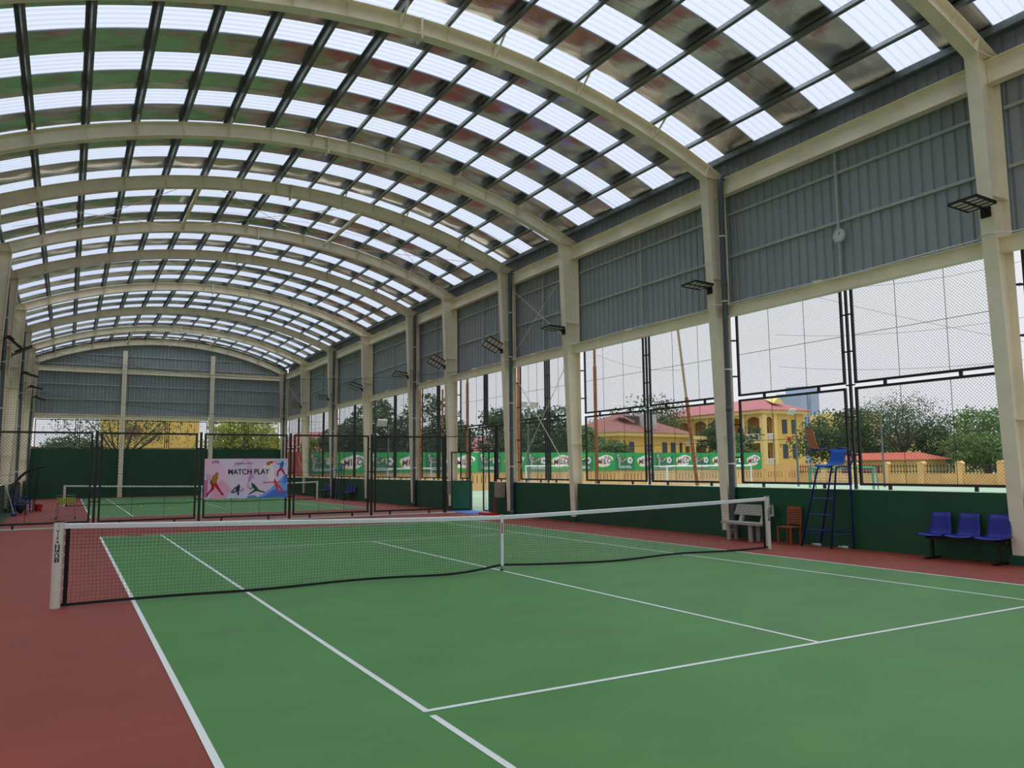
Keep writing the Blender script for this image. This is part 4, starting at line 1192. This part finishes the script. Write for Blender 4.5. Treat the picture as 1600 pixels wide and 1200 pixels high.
def foot_panel(xc, k):
    root = thing('advertising_banner', 'dark green football banner on the ochre wall, %s from the left end' % ORD[k], 'banner', (xc, yw - .1, 1.42), 'football banners on the ochre wall')
    b = MB(); b.box((xc - 1.05, yw - .09, 1.42), (xc + 1.05, yw - .06, 2.98)); b.build('panel', ban_dark, root)
    b = MB(); b.add([(p[0], yw - .094, p[1]) for p in ((xc - 1.0, 2.9), (xc + 1.0, 2.96), (xc + 1.0, 2.70), (xc - .1, 2.55))], [(0, 1, 2, 3)]); b.build('light_rays', ban_green, root)
    b = MB(); b.path([(xc + .55, yw - .10, 2.30), (xc + .55, yw - .12, 2.30)], .30, 20); b.build('football', white, root)
    b = MB(); b.path([(xc + .57, yw - .125, 2.30), (xc + .57, yw - .13, 2.30)], .11, 5)
    for q in range(5):
        a = 2 * PI * q / 5 + .6; b.path([(xc + .55 + .24 * math.cos(a), yw - .125, 2.30 + .24 * math.sin(a)), (xc + .55 + .24 * math.cos(a), yw - .13, 2.30 + .24 * math.sin(a))], .05, 5)
    b.build('football_patches', mat('patch_grey', rgb(70, 84, 84), .7), root)
    b = MB()
    for (p, q, w_) in (((-.78, 2.80), (-.58, 2.25), .17), ((-.58, 2.25), (-.2, 2.22), .12), ((-.2, 2.22), (.12, 2.40), .08), ((-.58, 2.25), (-.66, 1.72), .10), ((-.74, 2.62), (-.40, 2.50), .06)):
        b.bar((xc + p[0], yw - .10, p[1]), (xc + q[0], yw - .10, q[1]), w_, .02, up=(0, 1, 0))
    b.build('striker_shape', mat('muted_white', rgb(196, 206, 200), .7), root)
    b = MB(); b.bar((xc - .70, yw - .115, 2.7), (xc - .60, yw - .115, 2.35), .07, .01, up=(0, 1, 0)); b.bar((xc - .5, yw - .115, 2.22), (xc - .1, yw - .115, 2.28), .07, .01, up=(0, 1, 0)); b.build('striker_stripe', ban_red, root)
    b = MB(); b.bar((xc - .1, yw - .12, 2.38), (xc + .3, yw - .12, 2.55), .06, .01, up=(0, 1, 0)); b.build('motion_stripe', ban_yellow, root)
    b = MB()
    for (zz, w) in ((1.74, .62), (1.62, .72)):
        xx = xc - w + .1
        while xx < xc + w:
            l = random.uniform(.05, .12); b.box((xx, yw - .10, zz), (xx + l, yw - .092, zz + .07)); xx += l + .03
    b.build('slogan_marks', white, root)
for k in range(10): milo_panel(11.75 + 4.52 * k, k)
for k in range(10): foot_panel(9.50 + 4.52 * k, k)
b = MB(); b.box((7.2, yw - .09, 1.40), (8.4, yw - .05, 2.98)); tag(b.build('pink_banner', ban_pink), 'pink and orange banner at the left end of the ochre wall', 'banner')
# white goals on the field
def goal(p0, p1, h, depth, label, m=None):
    """p0,p1 = feet of the mouth, depth vector"""
    p0 = Vector((p0[0], p0[1], -.02)); p1 = Vector((p1[0], p1[1], -.02)); d = Vector((depth[0], depth[1], 0)); up = Vector((0, 0, h))
    root = thing('football_goal', label, 'goal', tuple((p0 + p1) / 2), 'goals on the field')
    m = m or white
    b = MB()
    for p in (p0, p1): b.bar(p, p + up, .05, n=8); b.bar(p + d, p + d * .6 + up, .03, n=6); b.bar(p + up, p + up + d * .6, .03, n=6); b.bar(p, p + d, .03, n=6)
    b.bar(p0 + up, p1 + up, .05, n=8); b.bar(p0 + d * .6 + up, p1 + d * .6 + up, .03, n=6); b.bar(p0 + d, p1 + d, .03, n=6)
    b.build('frame', m, root)
    b = MB(); n = int((p1 - p0).length / .14)
    for k in range(n + 1):
        q = p0 + (p1 - p0) * (k / n); b.wire(q + d, q + d * .6 + up, .004)
    for k in range(12):
        t = k / 12; b.wire(p0 + d * (1 - .4 * t) + up * t, p1 + d * (1 - .4 * t) + up * t, .004)
        for p in (p0, p1): b.wire(p + up * t, p + up * t + d * (1 - .4 * t), .004)
    for p in (p0, p1):
        for k in range(6): b.wire(p + d * (k / 6), p + d * (k / 6 * .6) + up, .004)
    b.build('goal_net', grey_net, root)
goal((24.0, 23.7), (30.8, 23.7), 1.75, (-.8, 1.2), 'white framed goal with net seen left of the second right-hand column')
goal((20.3, 33.6), (26.5, 37.0), 1.85, (.8, 1.4), 'distant goal with thin white posts in front of the ochre wall')
goal((12.2, 38.0), (15.4, 38.0), 1.75, (.4, 1.2), 'far small white goal seen through the dividing fence')
goal((22.3, 12.2), (24.6, 10.7), 1.6, (1.2, .6), 'nearest goal with a teal frame seen behind the umpire chair', teal_frame)
# rusty poles, lamp masts and wires of the field
for k, (x, y, h, tx, ty, lab) in enumerate(((13.4, 28.4, 11.0, 0, 0, 'tall rusty pole with wires seen above the gate'), (14.4, 24.3, 10.5, 0, 0, 'tall rusty pole in the third bay of the right wall'), (15.7, 19.1, 11.0, 0, 0, 'tall rusty pole in the second bay in front of the house'),
                                       (20.4, 17.2, 8.4, -1.3, -.3, 'leaning rusty pole with a pale upper half in the second bay'), (12.6, 33.4, 9.5, 0, 0, 'rusty pole seen behind the right end of the dividing fence'), (15.3, 36.0, 7.0, 0, 0, 'thin rusty pole in front of the dark trees beyond the fence'))):
    root = thing('rusty_pole', lab, 'pole', (x, y, -.05), 'rusty net poles')
    b = MB(); b.path([(x, y, -.05), (x + tx * .6, y + ty * .6, h * .6)], .085 if k < 4 else .06, 8); b.build('lower_tube', rust, root)
    b = MB(); b.path([(x + tx * .6, y + ty * .6, h * .6 - .02), (x + tx, y + ty, h)], .06, 8); b.build('upper_tube', rust if k not in (3,) else mat('pale_bamboo', rgb(176, 150, 120), .8), root)
def wire_line(p0, p1, sag, label, r=.006):
    b = MB(); pts = []
    for k in range(17):
        t = k / 16; pts.append(tuple(p0[i] + (p1[i] - p0[i]) * t - (sag * 4 * t * (1 - t) if i == 2 else 0) for i in range(3)))
    b.path(pts, r, 4); tag(b.build('overhead_wire', wire_dark), label, 'wire', 'wires over the field')
wire_line((20.0, -6, 9.2), (20.3, 12, 9.6), 1.2, 'upper sagging wire with knots in the nearest bay of the right wall')
wire_line((20.2, -6, 7.0), (20.3, 12, 7.4), .8, 'middle sagging wire in the nearest bay of the right wall')
wire_line((20.4, -6, 5.5), (20.4, 12, 6.0), .7, 'lower sagging wire in the nearest bay of the right wall')
wire_line((13.4, 28.4, 8.3), (14.4, 24.3, 8.9), .15, 'wire strung between the two rusty poles left of the second column')
wire_line((14.4, 24.3, 8.6), (15.7, 19.1, 7.4), .35, 'wire strung between the rusty poles of the third and second bays')
wire_line((15.7, 19.1, 7.2), (19.6, 17.0, 6.4), .3, 'wire strung from the rusty pole to the leaning pole')
wire_line((24, -8, 2.6), (20.2, 14, 10.5), .6, 'long straight wire crossing the nearest bay diagonally')
def lamp_mast(x, y, h, label, heads=2):
    root = thing('lamp_mast', label, 'lamp mast', (x, y, -.05), 'lamp masts of the field')
    b = MB(); b.path([(x, y, -.05), (x, y, h)], [.09, .05], 8); b.bar((x - .7, y, h), (x + .7, y, h), .05, .05); b.build('mast', wire_grey, root)
    for k in range(heads):
        xx = x - .5 + k * 1.0; b = MB(); b.M = Matrix.Translation((xx, y - .1, h + .15)) @ Matrix.Rotation(.5, 4, 'X'); b.box((-.35, -.06, -.25), (.35, .06, .25)); b.build('lamp_head', lens_mat, root)
lamp_mast(24.2, 39.8, 6.4, 'grey mast with twin white lamp heads in the third bay')
lamp_mast(48.5, 27.0, 5.9, 'pale concrete mast in front of the trees in the nearest bay', 0)
lamp_mast(46.5, 33.5, 6.0, 'thin grey mast with one lamp in front of the yellow school', 1)
lamp_mast(13.2, 40.6, 4.8, 'grey mast with a lamp beyond the dividing fence', 1)

# second boundary wall with railings and pillars
root = thing('railing_wall', 'low ochre wall with square pillars and dark railings in the nearest bay', 'wall', (57.0, 25.0, -.05))
b = MB(); b.box((56.9, 2.0, -.05), (57.15, 42.5, .92)); b.build('wall_base', mat('tan_wall', rgb(206, 164, 106), .9, noise=.15, scale=.8), root)
y = 3.0; k = 0
while y < 42:
    b = MB(); b.box((56.8, y - .28, -.05), (57.25, y + .28, 1.75)); b.prism([(y - .32, 1.75), (y + .32, 1.75), (y + .12, 1.95), (y - .12, 1.95)], 'x', 56.78, 57.27); b.build('pillar', orange_wall, root)
    b = MB()
    for zz in (1.08, 1.55): b.bar((57.02, y + .3, zz), (57.02, y + 3.0, zz), .05, .05)
    for q in range(9): b.bar((57.02, y + .5 + q * .29, .92), (57.02, y + .5 + q * .29, 1.72), .05, .05)
    b.build('railing', wire_dark, root)
    y += 3.3

# ------------------------------------------------------------------ houses
def hip_roof(b, x0, y0, x1, y1, z0, h, rid=.35, mi=0):
    L = x1 - x0; W = y1 - y0
    if L >= W: r0, r1 = (x0 + W * rid, (y0 + y1) / 2, z0 + h), (x1 - W * rid, (y0 + y1) / 2, z0 + h)
    else: r0, r1 = ((x0 + x1) / 2, y0 + L * rid, z0 + h), ((x0 + x1) / 2, y1 - L * rid, z0 + h)
    v = [(x0, y0, z0), (x1, y0, z0), (x1, y1, z0), (x0, y1, z0), r0, r1]
    if L >= W: f = [(0, 1, 5, 4), (1, 2, 5), (2, 3, 4, 5), (3, 0, 4), (0, 3, 2, 1)]
    else: f = [(0, 1, 4), (1, 2, 5, 4), (2, 3, 5), (3, 0, 4, 5), (0, 3, 2, 1)]
    b.add(v, f, mi)
def M_at(x, y, rz): return Matrix.Translation((x, y, -.06)) @ Matrix.Rotation(rz, 4, 'Z')
# yellow single storey house, corner towards the camera
Mh = M_at(57.9, 72.7, math.radians(8))
root = thing('yellow_house', 'yellow single storey house with a red hipped tile roof behind the ochre wall', 'house', (66, 79, -.06))
def part(nm, m_, fn, M_, rt):
    b = MB(); b.M = M_; fn(b); return b.build(nm, m_, rt)
part('walls', yellow_wall, lambda b: b.box((0.8, .8, 0), (14.5, 12.5, 6.4)), Mh, root)
part('cornice', yellow_trim, lambda b: b.box((0, 0, 6.0), (15.3, 13.3, 6.5)), Mh, root)
part('roof', red_roof, lambda b: hip_roof(b, -.2, -.2, 15.5, 13.5, 6.5, 3.1, .5), Mh, root)
for (x, w) in ((2.8, .9), (9.5, .95), (11.3, .95), (13.2, .5)):
    part('window', win_dark, lambda b: b.box((x, .72, 3.2), (x + w, .79, 5.2)), Mh, root)
f = part('window_frame', white, lambda b: [b.box((6.2, .70, 3.2), (7.4, .74, 5.0))], Mh, root)
for i in range(3):
    for j in range(3): 
        b = MB(); b.M = Mh; b.box((6.25 + i * .39, .66, 3.26 + j * .58), (6.56 + i * .39, .69, 3.76 + j * .58)); b.build('pane', win_dark, f)
part('roof_tank', mat('tank_grey', rgb(176, 176, 176), .8, noise=.2, scale=1), lambda b: b.box((6.6, 1.2, 6.9), (8.9, 3.2, 9.2)), Mh, root)
part('dormer', dark_roof, lambda b: b.add([(3.6, 2.6, 8.9), (6.4, 2.2, 8.9), (6.4, 2.2, 7.9), (3.6, 5, 9.3), (6.4, 5, 9.3)], [(0, 1, 4, 3), (0, 2, 1)]), Mh, root)
part('side_pillar', yellow_trim, lambda b: b.box((15.6, .2, 0), (16.1, .7, 6.2)), Mh, root)
part('porch_slab', yellow_trim, lambda b: b.box((14.5, 0, 5.7), (18.5, 4, 6.2)), Mh, root)
# yellow school with arched balconies; front corner at (90,77)
root = thing('school_building', 'yellow two storey school building with arched balconies and a pink tile roof', 'building', (96, 90, -.06))
Ms = M_at(90.2, 77.2, math.radians(-3))      # local +x along the plain gable side, +y along the balcony side
part('walls', yellow_wall, lambda b: (b.box((1.95, 2.6, 0), (9, 27, 10.3)), b.box((2.6, 0, 0), (9, 2.7, 10.3))), Ms, root)
part('cornice', yellow_trim, lambda b: b.box((-.9, -.6, 10.1), (9.7, 27.6, 10.7)), Ms, root)
part('roof', pink_roof, lambda b: hip_roof(b, -1.2, -.9, 10.0, 28, 10.7, 2.3, .5), Ms, root)
part('gable_vent', yellow_trim, lambda b: b.add([(3.2, .9, 11.9), (5.6, .9, 11.9), (4.4, .9, 12.9), (4.4, 4, 12.9)], [(0, 1, 2), (0, 2, 3), (1, 3, 2)]), Ms, root)
for z_ in (2.9, 6.9):
    for x in (4.0, 6.1): part('window', win_dark, lambda b: b.box((x, -.06, z_), (x + 1.1, -.01, z_ + 2.3)), Ms, root)
part('flag_plaque', red_mat, lambda b: b.box((5.0, -.08, 5.7), (5.9, -.02, 6.4)), Ms, root)
# balcony bays: pillars, slabs, arch heads, balustrades on the -x side and one on the short side
ysb = [0, 4.2, 8.6, 13.0, 17.4, 21.8, 26.2]
for k, y in enumerate(ysb): part('pillar', yellow_trim, lambda b: b.box((-.45, y - .4, 0), (.35, y + .4, 10.2)), Ms, root)
for z_ in (1.9, 5.9): part('balcony_slab', yellow_trim, lambda b: b.box((-.4, 0, z_ - .5), (2.6, 26.6, z_)), Ms, root)
part('loggia_back', shadow_in, lambda b: b.box((1.75, .4, 0), (1.93, 26.8, 10.1)), Ms, root)
for k in range(len(ysb) - 1):
    ya, yb = ysb[k] + .4, ysb[k + 1] - .4
    def archf(b):
        n = 10; w = yb - ya
        for q in range(n):
            t0, t1 = q / n, (q + 1) / n
            za = 8.9 + .75 * math.sin(PI * t0) ** .6 if 0 < t0 < 1 else 8.9; zb_ = 8.9 + .75 * math.sin(PI * t1) ** .6 if 0 < t1 < 1 else 8.9
            b.quad((-.1, ya + w * t0, za), (-.1, ya + w * t1, zb_), (-.1, ya + w * t1, 10.2), (-.1, ya + w * t0, 10.2))
    part('arch_head', yellow_trim, archf, Ms, root)
    for z_ in (1.9, 5.9): part('balustrade', white, lambda b: [b.box((-.25, ya, z_), (-.15, yb, z_ + .12)), b.box((-.25, ya, z_ + .85), (-.15, yb, z_ + 1.0))] + [b.box((-.24, ya + q * (yb - ya) / 8, z_), (-.16, ya + q * (yb - ya) / 8 + .15, z_ + .9)) for q in range(9)], Ms, root)
    for z_ in (2.0, 6.0):
        for dy in (.3, (yb - ya) * .6): part('doorway', win_dark, lambda b: b.box((1.72, ya + dy, z_), (1.79, ya + dy + 1.0, z_ + 2.1)), Ms, root)
part('pillar', yellow_trim, lambda b: b.box((2.0, -.35, 0), (2.62, .3, 10.2)), Ms, root)
for z_ in (1.9, 5.9): part('balustrade', white, lambda b: [b.box((.4, -.25, z_ + .85), (2.0, -.15, z_ + 1.0))] + [b.box((.45 + q * .32, -.24, z_), (.6 + q * .32, -.16, z_ + .9)) for q in range(5)], Ms, root)
part('arch_head', yellow_trim, lambda b: [b.quad((.35 + 1.65 * q / 8, -.1, 9.0 + .6 * math.sin(PI * q / 8)), (.35 + 1.65 * (q + 1) / 8, -.1, 9.0 + .6 * math.sin(PI * (q + 1) / 8)), (.35 + 1.65 * (q + 1) / 8, -.1, 10.2), (.35 + 1.65 * q / 8, -.1, 10.2)) for q in range(8)], Ms, root)
# far grey towers
root = thing('office_tower', 'pale blue-grey hazy tower block behind the school roof', 'tower block', (320, 262, -.06))
part('block', tower_mat, lambda b: b.box((-10, -6, 0), (11, 6, 41)), M_at(320, 262, .5), root)
part('side_block', tower_mat, lambda b: b.box((-30, -5, 0), (-10, 6, 36)), M_at(320, 262, .5), root)
b = MB(); b.M = M_at(110.5, 80, -.45); b.box((0, 0, 0), (9, 9, 11.0)); tag(b.build('cream_building', yellow_trim), 'cream flat roofed building to the right of the school', 'building')
b = MB(); b.M = M_at(84, 54, -.5); b.box((0, 0, 0), (16, 8, 5.6)); tag(b.build('hidden_building', mat('dull_yellow', rgb(196, 176, 124), .9, noise=.1)), 'yellow building half hidden behind the spreading tree', 'building')
root = thing('orange_roof_shed', 'low shed with an orange tile roof behind the railing wall', 'shed', (62, 33, -.06))
Mo = M_at(61, 31.5, .15)
part('walls', yellow_trim, lambda b: b.box((0, 0, 0), (4, 9, 2.2)), Mo, root)
part('roof', orange_roof, lambda b: hip_roof(b, -.5, -.5, 4.5, 9.5, 2.2, .7, .4), Mo, root)
b = MB(); b.box((58.5, 34.5, -.06), (58.6, 38.5, 1.6)); tag(b.build('red_hoarding', mat('maroon_panel', rgb(150, 50, 60), .8)), 'dark red hoarding behind the left end of the railing wall', 'hoarding')
# pink roofed hall left, behind the dividing fence
root = thing('pink_roof_hall', 'long low hall with a pink metal roof left of the dark trees', 'building', (19, 80, -.06))
Mp = M_at(14.5, 86, -.95)
part('walls', orange_wall, lambda b: b.box((0, 0, 0), (13, 9, 3.9)), Mp, root)
part('roof', pink_roof, lambda b: hip_roof(b, -1, -1, 14, 10, 3.9, 2.6, .2), Mp, root)
root = thing('pink_roof_hall', 'smaller pink roofed hall seen above the gate', 'building', (46, 98, -.06))
Mp = M_at(42, 99, -.4)
part('walls', orange_wall, lambda b: b.box((0, 0, 0), (10, 8, 4.2)), Mp, root)
part('roof', pink_roof, lambda b: hip_roof(b, -1, -1, 11, 9, 4.2, 2.6, .2), Mp, root)
# beyond the far wall
root = thing('yellow_block', 'large plain yellow building beyond the far wall', 'building', (3, 81, -.06))
part('block', yellow_wall, lambda b: b.box((-3.6, 0, 0), (6.0, 12, 14)), M_at(0, 80, -.1), root)
part('red_sign', orange_roof, lambda b: b.box((-1.2, -.1, 5.5), (.2, 0, 6.4)), M_at(0, 80, -.1), root)
root = thing('low_pink_roof', 'low pink roof seen at the left end of the far wall opening', 'building', (-9, 92, -.06))
part('walls', orange_wall, lambda b: b.box((-8, 0, 0), (4, 9, 3.2)), M_at(-9, 88, 0), root)
part('roof', pink_roof, lambda b: b.add([(-9, -1, 5.9), (5.5, -1, 3.6), (5.5, 10, 3.6), (-9, 10, 5.9), (-9, -1, 3.2), (5.5, -1, 3.2), (5.5, 10, 3.2), (-9, 10, 3.2)], [(0, 1, 2, 3), (4, 7, 6, 5), (0, 4, 5, 1), (1, 5, 6, 2), (2, 6, 7, 3), (3, 7, 4, 0)]), M_at(-9, 88, 0), root)

# ------------------------------------------------------------------ trees
def tree(x, y, h, w, label, m, dens=1.0, leaf=.34, low=.12, flat=1.0, branches=7, seed=1):
    r = random.Random(seed); root = thing('broadleaf_tree', label, 'tree', (x, y, -.06), 'trees outside')
    cz = h * (.5 + low / 2); rz_ = h * (1 - low) / 2 * flat; rx = w / 2
    if flat < 1: cz = h - rz_
    b = MB(); tips = []
    b.path([(x, y, -.06), (x + .15, y, h * .25), (x - .1, y + .1, h * .45)], [.035 * h, .028 * h, .022 * h], 7)
    for k in range(branches):
        a = 2 * PI * k / branches + r.uniform(-.3, .3); rr = rx * r.uniform(.45, .85); ez = cz + rz_ * r.uniform(-.2, .6)
        e = (x + rr * math.cos(a), y + rr * math.sin(a), ez); s0 = (x, y, h * r.uniform(.22, .42))
        mid = tuple(s0[i] * .45 + e[i] * .55 + (r.uniform(-.3, .3)) for i in range(3))
        b.path([s0, mid, e], [.018 * h, .010 * h, .004 * h], 5); tips.append(e)
    b.build('trunk', bark, root)
    b = MB()
    clumps = []
    for k in range(int(26 * dens)):
        a = r.uniform(0, 2 * PI); u = r.uniform(-1, 1); q = r.uniform(.25, 1) ** .5
        s_ = math.sqrt(1 - u * u)
        clumps.append((x + rx * .8 * q * s_ * math.cos(a), y + rx * .8 * q * s_ * math.sin(a), cz + rz_ * .8 * q * u, r.uniform(.16, .30) * w * .9))
    N = int(230 * 1)
    for (a0, a1, a2, cr) in clumps:
        for k in range(N):
            u = r.uniform(-1, 1); a = r.uniform(0, 2 * PI); s_ = math.sqrt(1 - u * u); q = r.uniform(.55, 1.0)
            p = Vector((a0 + cr * q * s_ * math.cos(a), a1 + cr * q * s_ * math.sin(a), a2 + cr * .7 * q * u))
            if p.z < .3: continue
            n = Vector((r.gauss(0, 1), r.gauss(0, 1), r.gauss(.4, 1))).normalized(); t = n.orthogonal().normalized(); t = Matrix.Rotation(r.uniform(0, 6.28), 3, n) @ t; bb = n.cross(t)
            L = leaf * r.uniform(.6, 1.2)
            b.add([p - t * L * .5, p + bb * L * .28, p + t * L * .5, p - bb * L * .28], [(0, 1, 2, 3)])
    tag(b.build('foliage', m, root), kind='stuff')
T_ = [(14.4, 52.4, 5.6, 4.2, 'small dark tree beside the pink roofed hall', leaf_dark), (17.6, 52.8, 7.8, 6.4, 'dark leafy tree right of the pink roofed hall', leaf_dark), (22.4, 54.7, 7.9, 6.6, 'dark leafy tree between the two rusty poles', leaf_dark),
      (26.0, 57.5, 7.0, 5.2, 'dark tree left of the gate opening', leaf_dark), (30.0, 53.5, 7.4, 6.6, 'dark tree seen to the right above the gate', leaf_dark), (35.0, 55.0, 8.0, 7.0, 'dark tree behind the grey twin lamp mast', leaf_dark),
      (40.5, 58.5, 7.0, 5.4, 'loose tree right of the twin lamp mast', leaf_mid), (51.5, 71.0, 7.2, 6.0, 'small tree left of the yellow house roof', leaf_mid), (80.5, 95.5, 13.6, 20.0, 'large dark tree behind the yellow house', leaf_dark),
      (79.6, 74.0, 8.8, 8.5, 'dark tree between the yellow house and the school', leaf_dark), (68.5, 62.5, 4.9, 6.0, 'pale green bushy tree at the right end of the yellow house', leaf_mid), (48.5, 62.0, 4.9, 6.0, 'low pale tree at the left corner of the yellow house', leaf_mid),
      (73.5, 51.5, 8.3, 9.5, 'dark green tree right of the school', leaf_dark), (72.0, 45.4, 9.0, 9.5, 'dense dark tree in the middle of the nearest bay', leaf_dark)]
for k, (x, y, h, w, lab, m_) in enumerate(T_): tree(x, y, h + (.5 if k < 6 else 0), w * (1.22 if k < 6 else 1.0), lab, m_, seed=k + 10, leaf=.36 if y < 70 else .5)
tree(68.0, 38.5, 8.3, 11.5, 'wide spreading tree with open branches in the nearest bay', leaf_dark, dens=.95, leaf=.2, low=.35, flat=.8, branches=9, seed=51)
tree(69.5, 31.0, 7.8, 10.0, 'leafy tree at the right side of the nearest bay', leaf_mid, dens=.9, leaf=.34, seed=52)
tree(72.5, 37.5, 6.4, 9.5, 'dark leafy tree behind the trunk of the wide spreading tree', leaf_dark, dens=.9, leaf=.3, seed=60)
tree(64.5, 28.0, 5.2, 7.0, 'lower shrubby tree behind the railing wall', leaf_mid, dens=.7, seed=53)
tree(7.6, 64.0, 7.6, 8.0, 'yellow-green tree beyond the far wall, right of the yellow building', leaf_yellow, seed=54, leaf=.4)
tree(-6.2, 74.0, 5.3, 7.0, 'green bushy tree beyond the far wall, left of the yellow building', leaf_dark, seed=55)
tree(-2.6, 56.5, 6.5, 10.5, 'dark tree with bare spreading branches beyond the far wall', leaf_dark, dens=.5, leaf=.2, low=.2, flat=.42, branches=9, seed=58)
tree(15.5, 68.0, 6.4, 3.6, 'pale tree at the far corner beside the right wall', leaf_yellow, dens=.6, seed=57)

# ------------------------------------------------------------------ world: bright overcast sky
w = bpy.data.worlds.new('overcast'); scene.world = w; w.use_nodes = True
nt = w.node_tree; nt.nodes.clear()
out = nt.nodes.new('ShaderNodeOutputWorld'); bg = nt.nodes.new('ShaderNodeBackground')
tc = nt.nodes.new('ShaderNodeTexCoord'); sep = nt.nodes.new('ShaderNodeSeparateXYZ')
nt.links.new(tc.outputs['Generated'], sep.inputs[0])
ramp = nt.nodes.new('ShaderNodeValToRGB')
e = ramp.color_ramp.elements; e[0].position = 0.0; e[0].color = (.70, .72, .77, 1); e[1].position = 1.0; e[1].color = (4.0, 4.02, 4.06, 1)
for ps_, c_ in ((.35, .74), (.58, .82), (.7, 1.1), (.8, 2.2)):
    q_ = ramp.color_ramp.elements.new(ps_); q_.color = (c_ * .97, c_ * .99, c_ * 1.04, 1)
nt.links.new(sep.outputs['Z'], ramp.inputs['Fac'])
nz = nt.nodes.new('ShaderNodeTexNoise'); nz.inputs['Scale'].default_value = 2.2; nz.inputs['Detail'].default_value = 5
nt.links.new(tc.outputs['Generated'], nz.inputs['Vector'])
mr = nt.nodes.new('ShaderNodeMapRange'); mr.inputs['To Min'].default_value = .94; mr.inputs['To Max'].default_value = 1.06
nt.links.new(nz.outputs['Fac'], mr.inputs['Value'])
mu = nt.nodes.new('ShaderNodeVectorMath'); mu.operation = 'SCALE'
nt.links.new(ramp.outputs['Color'], mu.inputs[0]); nt.links.new(mr.outputs[0], mu.inputs['Scale'])
nt.links.new(mu.outputs[0], bg.inputs['Color']); bg.inputs['Strength'].default_value = 1.0
nt.links.new(bg.outputs[0], out.inputs[0])

# ------------------------------------------------------------------ camera
cam = bpy.data.cameras.new('camera'); cam.sensor_width = 36; cam.lens = 36 * 1220.69 / 1600; cam.clip_end = 2000
co = bpy.data.objects.new('camera', cam); COL.objects.link(co)
yaw, pitch, roll = .5162, .1072, -.0096
F = Vector((math.sin(yaw) * math.cos(pitch), math.cos(yaw) * math.cos(pitch), math.sin(pitch)))
r0 = Vector((math.cos(yaw), -math.sin(yaw), 0)); u0 = r0.cross(F)
R = r0 * math.cos(roll) + u0 * math.sin(roll); U = -r0 * math.sin(roll) + u0 * math.cos(roll)
co.matrix_world = Matrix(((R.x, U.x, -F.x, -6.4028), (R.y, U.y, -F.y, -11.6852), (R.z, U.z, -F.z, 1.709), (0, 0, 0, 1)))
scene.camera = co
scene.view_settings.view_transform = 'Standard'; scene.view_settings.look = 'None'; scene.view_settings.gamma = 1
scene.view_settings.use_curve_mapping = False
scene.view_settings.exposure = 0.20
scene.cycles.max_bounces = 8; scene.cycles.diffuse_bounces = 5; scene.cycles.glossy_bounces = 4; scene.cycles.transmission_bounces = 4
